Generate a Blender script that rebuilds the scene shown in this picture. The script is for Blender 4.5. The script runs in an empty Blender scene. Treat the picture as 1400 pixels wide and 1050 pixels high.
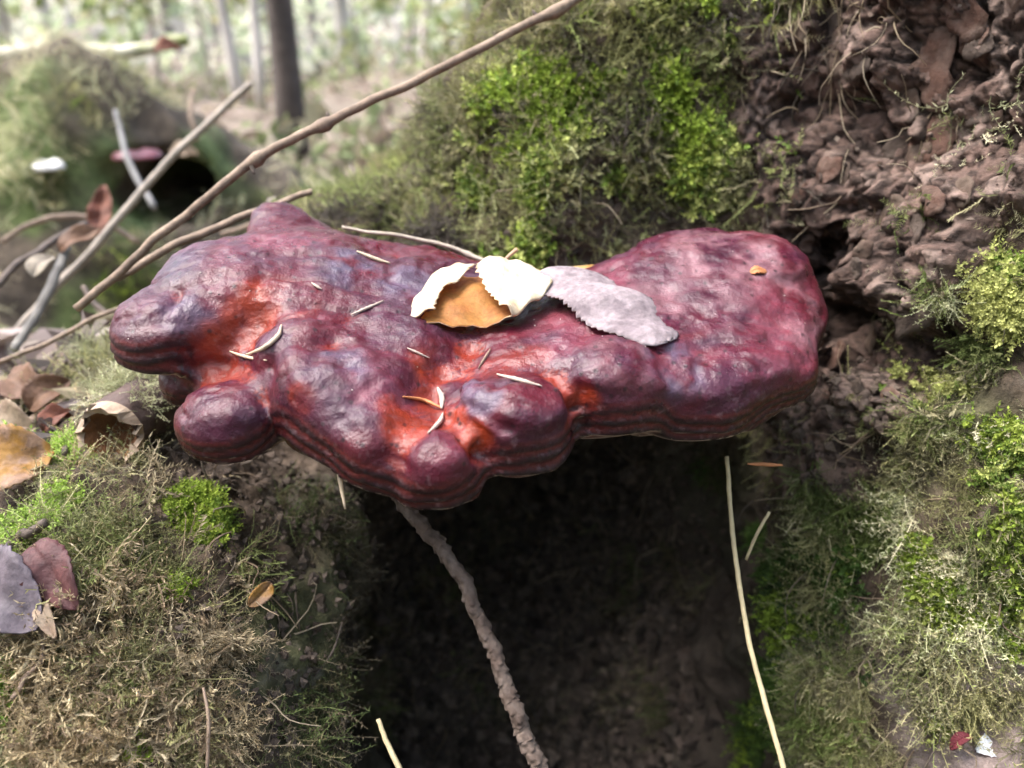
import bpy, bmesh, math, random
import numpy as np
from mathutils import Vector, Matrix
from mathutils.bvhtree import BVHTree

scene = bpy.context.scene
COL = scene.collection
rng = np.random.default_rng(11)
random.seed(11)
R = math.radians

# ------------------------------------------------------------------ camera, sky, sun, exposure
Z0 = 0.45                      # camera height above the forest floor (metres)
PITCH = R(24.0)
FPX = 1099.0                   # focal length in pixels of a 1400 px wide frame
cam = bpy.data.cameras.new('camera')
cam_ob = bpy.data.objects.new('camera', cam); COL.objects.link(cam_ob)
cam_ob.location = (0, 0, Z0)
cam_ob.rotation_euler = (R(90) - PITCH, 0, 0)
cam.sensor_width = 36.0
cam.lens = 36.0 * FPX / 1400.0
cam.clip_start = 0.01; cam.clip_end = 400.0
cam.dof.use_dof = True
cam.dof.focus_distance = 0.25
cam.dof.aperture_fstop = 9.0
scene.camera = cam_ob

SUN_EL, SUN_AZ = R(60), R(-95)           # azimuth measured from +Y (away from the camera) towards +X
world = bpy.data.worlds.new('World'); scene.world = world
world.use_nodes = True
wn = world.node_tree.nodes; wl = world.node_tree.links
bg = wn['Background']
sky = wn.new('ShaderNodeTexSky'); sky.sky_type = 'NISHITA'
sky.sun_disc = False
sky.sun_elevation = SUN_EL; sky.sun_rotation = SUN_AZ
sky.air_density = 1.0; sky.dust_density = 4.0; sky.ozone_density = 1.0
hs = wn.new('ShaderNodeHueSaturation'); hs.inputs['Saturation'].default_value = 0.95   # overcast sky: less blue
wl.new(sky.outputs[0], hs.inputs['Color']); wl.new(hs.outputs[0], bg.inputs[0])
bg.inputs[1].default_value = 0.15
sun = bpy.data.lights.new('sun', 'SUN'); sun.energy = 1.5; sun.angle = R(25); sun.color = (1.0, 0.99, 0.98)
sun_ob = bpy.data.objects.new('sun', sun); COL.objects.link(sun_ob)
sd = Vector((math.sin(SUN_AZ) * math.cos(SUN_EL), math.cos(SUN_AZ) * math.cos(SUN_EL), math.sin(SUN_EL)))
sun_ob.rotation_euler = sd.to_track_quat('Z', 'Y').to_euler()
sun_ob.location = (0, 0, 5)
vs = scene.view_settings
vs.view_transform = 'Standard'; vs.look = 'None'; vs.gamma = 1.0; vs.use_curve_mapping = False
vs.exposure = 2.75
scene.render.engine = 'CYCLES'
scene.cycles.use_denoising = True
scene.cycles.max_bounces = 5
scene.cycles.caustics_reflective = False; scene.cycles.caustics_refractive = False
scene.cycles.sample_clamp_indirect = 6.0

# ------------------------------------------------------------------ helpers: layout and noise
CF = np.array([0, math.cos(PITCH), -math.sin(PITCH)]); CU = np.array([0, math.sin(PITCH), math.cos(PITCH)]); CR = np.array([1.0, 0, 0])
def ray(px, py):
    return CF + (px - 700) / FPX * CR - (py - 525) / FPX * CU
def W(px, py, d):
    """point (camera-height frame: z = 0 at the lens) at depth d metres on the sight line of a photo pixel"""
    return d * ray(px, py)

def hash3(i, j, k, seed):
    h = (i * 374761393 + j * 668265263 + k * 2147483647 + seed * 1274126177) & 0xffffffff
    h = ((h ^ (h >> 13)) * 1274126177) & 0xffffffff
    h = ((h ^ (h >> 16)) * 2246822519) & 0xffffffff
    return ((h ^ (h >> 15)) & 0xffff) / 65535.0
def vnoise(P, seed=0):
    P = np.asarray(P, dtype=np.float64)
    I = np.floor(P).astype(np.int64); f = P - I
    u = f * f * f * (f * (f * 6 - 15) + 10)
    r = 0
    for a in (0, 1):
        wa = u[:, 0] if a else 1 - u[:, 0]
        for b in (0, 1):
            wb = u[:, 1] if b else 1 - u[:, 1]
            for c in (0, 1):
                wc = u[:, 2] if c else 1 - u[:, 2]
                r = r + wa * wb * wc * hash3(I[:, 0] + a, I[:, 1] + b, I[:, 2] + c, seed)
    return r * 2 - 1
def fbm(P, oct=4, seed=0, gain=0.5):
    P = np.asarray(P, dtype=np.float64) + 17.3
    s = 0; amp = 1.0; tot = 0
    for o in range(oct):
        s = s + amp * vnoise(P, seed + o); tot += amp
        P = P * 2.03 + 5.1; amp *= gain
    return s / tot * 1.6
def ridged(P, oct=3, seed=0):
    P = np.asarray(P, dtype=np.float64) + 31.7
    s = 0; amp = 1.0; tot = 0
    for o in range(oct):
        s = s + amp * (1 - np.abs(vnoise(P, seed + o)) * 2); tot += amp
        P = P * 2.1 + 3.3; amp *= 0.5
    return s / tot
def worley(P, seed=0):
    """F1, F2 and id of the nearest cell"""
    I = np.floor(P).astype(np.int64)
    F1 = np.full(len(P), 9.0); F2 = np.full(len(P), 9.0); ID = np.zeros(len(P))
    for a in (-1, 0, 1):
        for b in (-1, 0, 1):
            for c in (-1, 0, 1):
                J = I + np.array([a, b, c])
                q = np.stack([hash3(J[:, 0], J[:, 1], J[:, 2], seed + s) for s in (1, 2, 3)], 1) + J
                d = np.sqrt(((P - q) ** 2).sum(1))
                near = d < F1
                F2 = np.where(near, F1, np.minimum(F2, d))
                ID = np.where(near, hash3(J[:, 0], J[:, 1], J[:, 2], seed + 7), ID)
                F1 = np.where(near, d, F1)
    return F1, F2, ID
def sstep(a, b, x):
    t = np.clip((x - a) / (b - a), 0, 1); return t * t * (3 - 2 * t)
def smin(a, b, k):
    h = np.clip(0.5 + 0.5 * (b - a) / k, 0, 1)
    return b + (a - b) * h - k * h * (1 - h)
def smax(a, b, k): return -smin(-a, -b, k)
def unit(v): return v / (np.linalg.norm(v, axis=-1, keepdims=True) + 1e-12)
def mixc(a, b, t): return a * (1 - t[:, None]) + np.asarray(b) * t[:, None]

# ------------------------------------------------------------------ helpers: meshes
def surface_nets(f, org, h):
    nx, ny, nz = f.shape
    s = f < 0
    cnt = np.zeros((nx - 1, ny - 1, nz - 1), np.int8)
    for a in (0, 1):
        for b in (0, 1):
            for c in (0, 1):
                cnt += s[a:nx - 1 + a, b:ny - 1 + b, c:nz - 1 + c]
    act = (cnt > 0) & (cnt < 8)
    idx = np.full(act.shape, -1, np.int64); cells = np.argwhere(act); idx[act] = np.arange(len(cells))
    acc = np.zeros((len(cells), 3)); num = np.zeros(len(cells))
    cor = [(a, b, c) for a in (0, 1) for b in (0, 1) for c in (0, 1)]
    for p in cor:
        for ax in range(3):
            if p[ax]: continue
            q = list(p); q[ax] = 1
            A = cells + p; B = cells + q
            fa = f[A[:, 0], A[:, 1], A[:, 2]].astype(np.float64); fb = f[B[:, 0], B[:, 1], B[:, 2]].astype(np.float64)
            m = (fa < 0) != (fb < 0)
            t = np.where(m, fa / np.where(m, fa - fb, 1), 0)
            pt = np.array(p, float)[None] + np.zeros((len(cells), 3)); pt[:, ax] += t
            acc[m] += pt[m]; num[m] += 1
    V = (cells + acc / num[:, None]) * h + np.asarray(org)
    Q = []
    for ax in range(3):
        b, c = (ax + 1) % 3, (ax + 2) % 3
        sl0 = [slice(None)] * 3; sl1 = [slice(None)] * 3
        sl0[ax] = slice(0, f.shape[ax] - 1); sl1[ax] = slice(1, f.shape[ax])
        s0 = s[tuple(sl0)]; s1 = s[tuple(sl1)]
        E = np.argwhere(s0 != s1)
        ok = (E[:, b] > 0) & (E[:, c] > 0) & (E[:, b] < f.shape[b] - 1) & (E[:, c] < f.shape[c] - 1)
        E = E[ok]; flip = s0[E[:, 0], E[:, 1], E[:, 2]]
        def cell(db, dc):
            k = E.copy(); k[:, b] += db; k[:, c] += dc
            return idx[k[:, 0], k[:, 1], k[:, 2]]
        q = np.stack([cell(-1, -1), cell(0, -1), cell(0, 0), cell(-1, 0)], 1)
        q[~flip] = q[~flip][:, ::-1]
        Q.append(q)
    return V, np.concatenate(Q)
def subdivide(V, Q):
    E = np.stack([Q, np.roll(Q, -1, 1)], 2).reshape(-1, 2); E = np.sort(E, 1)
    key = E[:, 0] * (len(V) + 1) + E[:, 1]
    u, inv = np.unique(key, return_inverse=True)
    a = u // (len(V) + 1); b = u % (len(V) + 1)
    mid = (V[a] + V[b]) / 2; fc = V[Q].mean(1)
    e = (inv.reshape(-1, 4)) + len(V); c = np.arange(len(Q)) + len(V) + len(mid)
    V2 = np.concatenate([V, mid, fc]); Q2 = []
    for i in range(4):
        Q2.append(np.stack([Q[:, i], e[:, i], c, e[:, i - 1]], 1))
    return V2, np.concatenate(Q2)
def vnormals(V, Q):
    n = np.cross(V[Q[:, 2]] - V[Q[:, 0]], V[Q[:, -1]] - V[Q[:, 1]]) if Q.shape[1] == 4 else np.cross(V[Q[:, 1]] - V[Q[:, 0]], V[Q[:, 2]] - V[Q[:, 0]])
    out = np.zeros_like(V)
    for k in range(Q.shape[1]):
        for ax in range(3):
            out[:, ax] += np.bincount(Q[:, k], n[:, ax], len(V))
    return unit(out)
def laplace(V, Q, val, it=1):
    for _ in range(it):
        s = np.zeros(val.shape); c = np.zeros(len(V))
        for k in range(4):
            a, b = Q[:, k], Q[:, (k + 1) % 4]
            c += np.bincount(a, minlength=len(V)) + np.bincount(b, minlength=len(V))
            if val.ndim == 1: s += np.bincount(a, val[b], len(V)) + np.bincount(b, val[a], len(V))
            else:
                for ax in range(val.shape[1]): s[:, ax] += np.bincount(a, val[b, ax], len(V)) + np.bincount(b, val[a, ax], len(V))
        val = s / (c if val.ndim == 1 else c[:, None])
    return val

def raw_mesh(name, V, F, mats, col=None, smooth=True, fmat=None):
    me = bpy.data.meshes.new(name)
    V = np.ascontiguousarray(V, np.float32)
    Fs = F if isinstance(F, list) else [F]
    Fs = [np.asarray(f, np.int32) for f in Fs if len(f)]
    tot = np.concatenate([np.full(len(f), f.shape[1], np.int32) for f in Fs]); li = np.concatenate([f.ravel() for f in Fs])
    st = np.concatenate([[0], np.cumsum(tot)[:-1]]).astype(np.int32)
    me.vertices.add(len(V)); me.vertices.foreach_set('co', V.ravel())
    me.loops.add(len(li)); me.loops.foreach_set('vertex_index', li)
    me.polygons.add(len(tot)); me.polygons.foreach_set('loop_start', st)
    if fmat is not None: me.polygons.foreach_set('material_index', np.asarray(fmat, np.int32))
    me.update(calc_edges=True)
    me.polygons.foreach_set('use_smooth', np.full(len(tot), bool(smooth)))
    if col is not None:
        at = me.color_attributes.new('Col', 'FLOAT_COLOR', 'POINT')
        c4 = np.ones((len(V), 4), np.float32); c4[:, :3] = np.clip(col, 0, 1)
        at.data.foreach_set('color', c4.ravel())
    for m in (mats if isinstance(mats, (list, tuple)) else [mats]): me.materials.append(m)
    return me
def tag(o, label=None, cat=None, group=None, kind=None):
    if label: o['label'] = label
    if cat: o['category'] = cat
    if group: o['group'] = group
    if kind: o['kind'] = kind
    return o
def add(name, V, F, mats, parent=None, col=None, smooth=True, fmat=None, origin=None):
    """links ONE mesh object; V in the camera-height frame; origin at the bottom centre"""
    V = np.asarray(V, float)
    if origin is None:
        origin = np.array([(V[:, 0].min() + V[:, 0].max()) / 2, (V[:, 1].min() + V[:, 1].max()) / 2, V[:, 2].min()])
    me = raw_mesh(name, V - origin, F, mats, col, smooth, fmat)
    o = bpy.data.objects.new(name, me); COL.objects.link(o)
    wo = Vector(origin) + Vector((0, 0, Z0))
    if parent is not None:
        o.parent = parent; o.location = wo - Vector(parent['_w'])
    else: o.location = wo
    o['_w'] = tuple(wo)
    return o
def empty(name, origin):
    o = bpy.data.objects.new(name, None); COL.objects.link(o)
    wo = Vector(origin) + Vector((0, 0, Z0)); o.location = wo; o['_w'] = tuple(wo); o.empty_display_size = 0.02
    return o
def bvh_of(V, F):
    return BVHTree.FromPolygons(V.tolist(), F.tolist())
def crom(pts, n):
    """Catmull-Rom resample"""
    P = np.asarray(pts, float)
    if len(P) == 2: return P[0] + (P[1] - P[0]) * np.linspace(0, 1, n)[:, None]
    P = np.concatenate([[2 * P[0] - P[1]], P, [2 * P[-1] - P[-2]]])
    t = np.linspace(0, len(P) - 3 - 1e-6, n); i = t.astype(int); f = (t - i)[:, None]
    a, b, c, d = P[i], P[i + 1], P[i + 2], P[i + 3]
    return 0.5 * (2 * b + (c - a) * f + (2 * a - 5 * b + 4 * c - d) * f ** 2 + (3 * b - a - 3 * c + d) * f ** 3)
def frames(C):
    T = unit(np.gradient(C, axis=0)); up = np.array([0.13, 0.27, 0.95])
    A = unit(np.cross(T, up)); B = np.cross(T, A)
    return T, A, B
def tube(C, rad, sides=8, rfun=None, cap=True):
    C = np.asarray(C, float); n = len(C); T, A, B = frames(C)
    rad = np.broadcast_to(np.asarray(rad, float), (n,))
    th = np.arange(sides) / sides * 2 * math.pi
    rr = np.repeat(rad[:, None], sides, 1)
    if rfun is not None: rr = rr * rfun(np.arange(n)[:, None] / (n - 1), th[None])
    V = C[:, None] + rr[..., None] * (np.cos(th)[None, :, None] * A[:, None] + np.sin(th)[None, :, None] * B[:, None])
    V = V.reshape(-1, 3)
    i = np.arange(n - 1)[:, None] * sides; j = np.arange(sides)[None]; j2 = (j + 1) % sides
    Q = np.stack([i + j, i + j2, i + sides + j2, i + sides + j], 2).reshape(-1, 4)
    if not cap: return V, [Q]
    V = np.concatenate([V, C[:1], C[-1:]]); k = np.arange(sides)
    T1 = np.stack([(k + 1) % sides, k, np.full(sides, n * sides)], 1)
    T2 = np.stack([(n - 1) * sides + k, (n - 1) * sides + (k + 1) % sides, np.full(sides, n * sides + 1)], 1)
    return V, [Q, np.concatenate([T1, T2])]
def merge(parts):
    Vs, Qs, Ts, off = [], [], [], 0
    for V, Fs in parts:
        for f in (Fs if isinstance(Fs, list) else [Fs]):
            if len(f): (Qs if f.shape[1] == 4 else Ts).append(f + off)
        Vs.append(V); off += len(V)
    out = []
    if Qs: out.append(np.concatenate(Qs))
    if Ts: out.append(np.concatenate(Ts))
    return np.concatenate(Vs), out

# ------------------------------------------------------------------ materials
def mat(name, base=(0.2, 0.2, 0.2), rough=0.8, attr=False, nscale=60.0, namp=0.35, bump=0.0, bscale=200.0, bdist=0.001,
        trans=0.0, coat=0.0, spec=0.4, second=None, sscale=20.0, detail=6.0, coatr=0.3, rvar=0.0):
    m = bpy.data.materials.new(name); m.use_nodes = True
    nt = m.node_tree; N = nt.nodes; L = nt.links; b = N['Principled BSDF']
    tc = N.new('ShaderNodeTexCoord')
    if attr:
        a = N.new('ShaderNodeAttribute'); a.attribute_name = 'Col'; src = a.outputs['Color']
    else:
        a = N.new('ShaderNodeRGB'); a.outputs[0].default_value = (*base, 1); src = a.outputs[0]
    if second is not None:
        n2 = N.new('ShaderNodeTexNoise'); n2.inputs['Scale'].default_value = sscale; n2.inputs['Detail'].default_value = 5
        L.new(tc.outputs['Object'], n2.inputs['Vector'])
        rp = N.new('ShaderNodeValToRGB'); rp.color_ramp.elements[0].position = 0.42; rp.color_ramp.elements[1].position = 0.6
        L.new(n2.outputs['Fac'], rp.inputs[0])
        mx = N.new('ShaderNodeMix'); mx.data_type = 'RGBA'; mx.inputs['B'].default_value = (*second, 1)
        L.new(rp.outputs[0], mx.inputs['Factor']); L.new(src, mx.inputs['A']); src = mx.outputs['Result']
    if namp > 0:
        no = N.new('ShaderNodeTexNoise'); no.inputs['Scale'].default_value = nscale; no.inputs['Detail'].default_value = detail
        no.inputs['Roughness'].default_value = 0.65
        L.new(tc.outputs['Object'], no.inputs['Vector'])
        mr = N.new('ShaderNodeMapRange'); mr.inputs[1].default_value = 0.25; mr.inputs[2].default_value = 0.75
        mr.inputs[3].default_value = 1 - namp; mr.inputs[4].default_value = 1 + namp
        L.new(no.outputs['Fac'], mr.inputs[0])
        vm = N.new('ShaderNodeVectorMath'); vm.operation = 'SCALE'
        L.new(src, vm.inputs[0]); L.new(mr.outputs[0], vm.inputs['Scale']); src = vm.outputs[0]
    L.new(src, b.inputs['Base Color'])
    b.inputs['Roughness'].default_value = rough
    if rvar > 0:
        rn = N.new('ShaderNodeTexNoise'); rn.inputs['Scale'].default_value = nscale * 0.6; rn.inputs['Detail'].default_value = 5
        L.new(tc.outputs['Object'], rn.inputs['Vector'])
        r2 = N.new('ShaderNodeMapRange'); r2.inputs[1].default_value = 0.3; r2.inputs[2].default_value = 0.7
        r2.inputs[3].default_value = rough - rvar; r2.inputs[4].default_value = rough + rvar
        L.new(rn.outputs['Fac'], r2.inputs[0]); L.new(r2.outputs[0], b.inputs['Roughness'])
    b.inputs['Specular IOR Level'].default_value = spec
    if coat: b.inputs['Coat Weight'].default_value = coat; b.inputs['Coat Roughness'].default_value = coatr
    if bump > 0:
        bn = N.new('ShaderNodeTexNoise'); bn.inputs['Scale'].default_value = bscale; bn.inputs['Detail'].default_value = 8
        bn.inputs['Roughness'].default_value = 0.6
        L.new(tc.outputs['Object'], bn.inputs['Vector'])
        bu = N.new('ShaderNodeBump'); bu.inputs['Strength'].default_value = bump; bu.inputs['Distance'].default_value = bdist
        L.new(bn.outputs['Fac'], bu.inputs['Height']); L.new(bu.outputs[0], b.inputs['Normal'])
    if trans > 0:
        t = N.new('ShaderNodeBsdfTranslucent'); L.new(src, t.inputs['Color'])
        ms = N.new('ShaderNodeMixShader'); ms.inputs[0].default_value = trans
        out = N['Material Output']
        L.new(b.outputs[0], ms.inputs[1]); L.new(t.outputs[0], ms.inputs[2]); L.new(ms.outputs[0], out.inputs['Surface'])
    return m
M_WOOD = mat('rotten_wood', attr=True, rough=0.9, nscale=90, namp=0.55, bump=0.9, bscale=260, bdist=0.003, spec=0.25)
M_BARK = mat('bark_plate', (0.088, 0.056, 0.041), rough=0.85, nscale=110, namp=0.5, bump=0.8, bscale=240, bdist=0.002, spec=0.3, second=(0.13, 0.10, 0.076), sscale=70)
M_MOSS = mat('moss', attr=True, rough=0.75, namp=0.15, nscale=300, trans=0.25, spec=0.3)
M_FUNG = mat('fungus_crust', attr=True, rough=0.36, rvar=0.17, nscale=130, namp=0.4, bump=0.7, bscale=280, bdist=0.0013, spec=0.42, coat=0.0, coatr=0.35)
def crust(m):
    nt = m.node_tree; N = nt.nodes; L = nt.links; b = N['Principled BSDF']; tc = N.new('ShaderNodeTexCoord')
    old = b.inputs['Normal'].links[0].from_node
    rg = N.new('ShaderNodeTexNoise'); rg.noise_type = 'RIDGED_MULTIFRACTAL'; rg.inputs['Scale'].default_value = 55; rg.inputs['Detail'].default_value = 4
    mp = N.new('ShaderNodeMapping'); mp.inputs['Scale'].default_value = (.6, 1.5, 1.2); L.new(tc.outputs['Object'], mp.inputs['Vector']); L.new(mp.outputs[0], rg.inputs['Vector'])
    rp = N.new('ShaderNodeMapRange'); rp.inputs[1].default_value = .75; rp.inputs[2].default_value = 1.15; rp.inputs[3].default_value = 1; rp.inputs[4].default_value = 0
    L.new(rg.outputs['Fac'], rp.inputs[0])
    bu = N.new('ShaderNodeBump'); bu.inputs['Strength'].default_value = .8; bu.inputs['Distance'].default_value = .0016
    L.new(rp.outputs[0], bu.inputs['Height']); L.new(old.outputs[0], bu.inputs['Normal']); L.new(bu.outputs[0], b.inputs['Normal'])
    src = b.inputs['Base Color'].links[0].from_socket
    n2 = N.new('ShaderNodeTexNoise'); n2.inputs['Scale'].default_value = 420; n2.inputs['Detail'].default_value = 3; L.new(tc.outputs['Object'], n2.inputs['Vector'])
    r2 = N.new('ShaderNodeMapRange'); r2.inputs[1].default_value = .58; r2.inputs[2].default_value = .78; r2.inputs[4].default_value = .35; L.new(n2.outputs['Fac'], r2.inputs[0])
    mx = N.new('ShaderNodeMix'); mx.data_type = 'RGBA'; mx.inputs['B'].default_value = (.22, .14, .15, 1)
    L.new(r2.outputs[0], mx.inputs['Factor']); L.new(src, mx.inputs['A'])
    rk = N.new('ShaderNodeTexNoise'); rk.noise_type = 'RIDGED_MULTIFRACTAL'; rk.inputs['Scale'].default_value = 75; rk.inputs['Detail'].default_value = 3; L.new(mp.outputs[0], rk.inputs['Vector'])
    r3 = N.new('ShaderNodeMapRange'); r3.inputs[1].default_value = .95; r3.inputs[2].default_value = 1.25; r3.inputs[4].default_value = .75; L.new(rk.outputs['Fac'], r3.inputs[0])
    m2 = N.new('ShaderNodeMix'); m2.data_type = 'RGBA'; m2.inputs['B'].default_value = (.018, .006, .010, 1)
    L.new(r3.outputs[0], m2.inputs['Factor']); L.new(mx.outputs['Result'], m2.inputs['A'])
    v4 = N.new('ShaderNodeTexVoronoi'); v4.inputs['Scale'].default_value = 210; L.new(tc.outputs['Object'], v4.inputs['Vector'])
    r4 = N.new('ShaderNodeMapRange'); r4.inputs[1].default_value = .10; r4.inputs[2].default_value = .20; r4.inputs[3].default_value = .7; r4.inputs[4].default_value = 0; L.new(v4.outputs['Distance'], r4.inputs[0])
    m3 = N.new('ShaderNodeMix'); m3.data_type = 'RGBA'; m3.inputs['B'].default_value = (.012, .006, .008, 1)
    L.new(r4.outputs[0], m3.inputs['Factor']); L.new(m2.outputs['Result'], m3.inputs['A']); L.new(m3.outputs['Result'], b.inputs['Base Color'])
crust(M_FUNG)
M_TWIG = mat('dry_twig', (0.24, 0.175, 0.125), rough=0.75, nscale=260, namp=0.5, bump=0.5, bscale=500, bdist=0.0006, second=(0.20, 0.14, 0.10), sscale=60)
M_TWIGD = mat('dark_twig', (0.10, 0.075, 0.06), rough=0.8, nscale=200, namp=0.4, bump=0.5, bscale=400, bdist=0.0008)
M_SPRUCE = mat('spruce_twig_bark', (0.072, 0.048, 0.036), rough=0.8, nscale=300, namp=0.45, bump=0.5, bscale=700, bdist=0.0006, second=(0.115, 0.085, 0.068), sscale=160)
M_STRAW = mat('straw', (0.46, 0.38, 0.22), rough=0.6, nscale=150, namp=0.25)
M_NEEDLE = mat('pale_needle', (0.48, 0.38, 0.27), rough=0.6, nscale=300, namp=0.2)
M_NEEDLEO = mat('orange_needle', (0.45, 0.18, 0.07), rough=0.6, nscale=300, namp=0.2)

# ------------------------------------------------------------------ forest floor
def ground_h(x, y):
    P = np.stack([x, y, np.zeros_like(x)], 1)
    r = np.hypot(x, y)
    h = -0.45 + 0.0 * x
    h += 0.275 * np.exp(-(((x + 0.30) / 0.26) ** 2 + ((y - 0.30) / 0.32) ** 2))
    h += 0.10 * np.exp(-(((x + 0.15) / 0.5) ** 2 + ((y - 0.75) / 0.45) ** 2))
    h -= 0.32 * np.exp(-(((x - 0.12) / 0.24) ** 2 + ((y - 0.38) / 0.26) ** 2))
    h += 0.35 * np.exp(-(((x - 0.2) / 1.4) ** 2 + ((y - 5.2) / 1.3) ** 2)) * sstep(2.5, 4.0, y)
    h += 0.05 * fbm(P * 1.6, 3, 3) * np.clip(r / 2, 0.15, 1) + 0.5 * fbm(P * 0.12, 3, 5) * np.clip((r - 4) / 12, 0, 1)
    h += 0.012 * fbm(P * 14, 3, 9) + 0.004 * fbm(P * 60, 2, 12)
    return h
def build_ground():
    n = 330
    t = np.linspace(-1, 1, n); g = np.sign(t) * (0.55 * np.abs(t) + 0.9 * np.abs(t) ** 3 + 90 * np.abs(t) ** 9)
    X, Y = np.meshgrid(g, g + 0.5, indexing='ij')
    x = X.ravel(); y = Y.ravel(); V = np.stack([x, y, ground_h(x, y)], 1)
    i = np.arange(n - 1)[:, None] * n; j = np.arange(n - 1)[None]
    Q = np.stack([i + j, i + n + j, i + n + j + 1, i + j + 1], 2).reshape(-1, 4)
    m = mat('forest_floor', (0.11, 0.085, 0.068), rough=0.95, nscale=25, namp=0.5, bump=0.8, bscale=60, bdist=0.01, second=(0.15, 0.125, 0.10), sscale=5, spec=0.2)
    o = add('ground', V, Q, m, origin=np.zeros(3)); tag(o, 'brown forest floor of soil and rotting leaves', 'ground', kind='structure')
    return V, Q
GV, GQ = build_ground()

# ------------------------------------------------------------------ the tree base: trunk, buttress roots, hollow
def seg(P, a, b, ra, rb):
    a = np.array(a); ab = np.array(b) - a
    t = np.clip(((P - a) @ ab) / (ab @ ab), 0, 1)
    return np.linalg.norm(P - a - t[..., None] * ab, axis=-1) - (ra + t * (rb - ra))
def ell(P, c, r, yaw=0.0):
    q = P - np.array(c)
    if yaw:
        cs, sn = math.cos(yaw), math.sin(yaw)
        q = np.stack([q[..., 0] * cs + q[..., 1] * sn, -q[..., 0] * sn + q[..., 1] * cs, q[..., 2]], -1)
    r = np.array(r); k0 = np.linalg.norm(q / r, axis=-1); k1 = np.linalg.norm(q / r ** 2, axis=-1) + 1e-9
    return k0 * (k0 - 1) / k1
def tree_sdf(P):
    d = seg(P, (.27, .66, .75), (.25, .63, -.6), .25, .30)
    d = smin(d, seg(P, (.17, .54, .16), (.035, .455, -.125), .11, .098), .05)
    d = smin(d, seg(P, (.035, .455, -.125), (-.10, .445, -.175), .098, .066), .03)
    d = smin(d, seg(P, (-.10, .445, -.175), (-.19, .36, -.215), .066, .060), .03)
    d = smin(d, seg(P, (-.19, .36, -.215), (-.165, .275, -.275), .068, .125), .04)
    d = smin(d, seg(P, (-.165, .275, -.275), (-.15, .20, -.50), .125, .14), .05)
    d = smin(d, seg(P, (.26, .44, .16), (.265, .285, -.35), .11, .155), .07)
    d = smin(d, seg(P, (.265, .285, -.35), (.27, .22, -.55), .155, .20), .06)
    d = smin(d, ell(P, (-.03, .56, -.36), (.22, .17, .25)), .05)
    d = smin(d, ell(P, (.0, .36, -.53), (.30, .28, .10)), .05)
    d = smax(d, -ell(P, (.01, .33, -.285), (.110, .175, .125)), .03)          # hollow under the bracket
    d = smax(d, -ell(P, W(1225, -10, .40), (.035, .06, .03)), .015)          # small dark hole high on the trunk
    d = smax(d, -ell(P, W(1140, 430, .345), (.012, .05, .035)), .01)
    return d
def band_grid(fn, org, top, h, m=4):
    """distance field on a fine grid, evaluated only near the surface"""
    n = [int(math.ceil((top[k] - org[k]) / h / m)) for k in range(3)]
    cx = [org[k] + (np.arange(n[k]) + .5 - .5 / m) * h * m for k in range(3)]
    Gc = np.stack(np.meshgrid(*cx, indexing='ij'), -1); dc = fn(Gc.reshape(-1, 3)).reshape(n)
    f = np.repeat(np.repeat(np.repeat(dc, m, 0), m, 1), m, 2).astype(np.float32)
    near = np.argwhere(np.abs(dc) < h * m * 1.9)
    o3 = np.stack(np.meshgrid(*[np.arange(m)] * 3, indexing='ij'), -1).reshape(-1, 3)
    for i in range(0, len(near), 20000):
        I = (near[i:i + 20000, None] * m + o3[None]).reshape(-1, 3)
        f[I[:, 0], I[:, 1], I[:, 2]] = fn(np.asarray(org) + I * h)
    return f
h = 0.005
org = np.array([-.40, .02, -.56]); top = np.array([.60, .98, .62])
f = band_grid(tree_sdf, org, top, h)
TV, TQ = surface_nets(f, org, h); del f
BV0 = bvh_of(TV, TQ)
fc = TV[TQ].mean(1)
near = (fc[:, 1] < .62) & (fc[:, 2] > -.46) & (fc[:, 2] < .20) & (fc[:, 0] < .42)     # finer mesh where the tree is seen close up
TV, TQn = subdivide(TV, TQ[near]); TQ = np.concatenate([TQn, TQ[~near]])
fc = TV[TQ].mean(1)
BARK_C = [(1130, 120, .05, 1), (1230, 90, .05, 1), (1340, 100, .04, 1), (1150, 230, .05, 1), (1240, 210, .04, 1), (1130, 330, .04, 1), (1220, 330, .045, 1), (1180, 430, .045, 1), (1230, 450, .035, 1),
          (1130, 540, .04, 1), (1200, 540, .035, 1), (1350, 180, .035, .9), (1110, 620, .03, 1), (1290, 260, .04, 1), (1090, 180, .03, 1), (1170, 620, .025, .8)]
nb_ = np.zeros(len(fc), bool)
for px, py, rd, w in BARK_C:
    q = BV0.ray_cast(Vector((0, 0, 0)), Vector(unit(ray(px, py))))
    if q[0] is not None: nb_ |= np.linalg.norm(fc - np.array(q[0]), axis=1) < rd
TV = laplace(TV, TQ, TV, 2)
TV, TQn = subdivide(TV, TQ[nb_]); TQ = np.concatenate([TQn, TQ[~nb_]])
TN = vnormals(TV, TQ)
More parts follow.
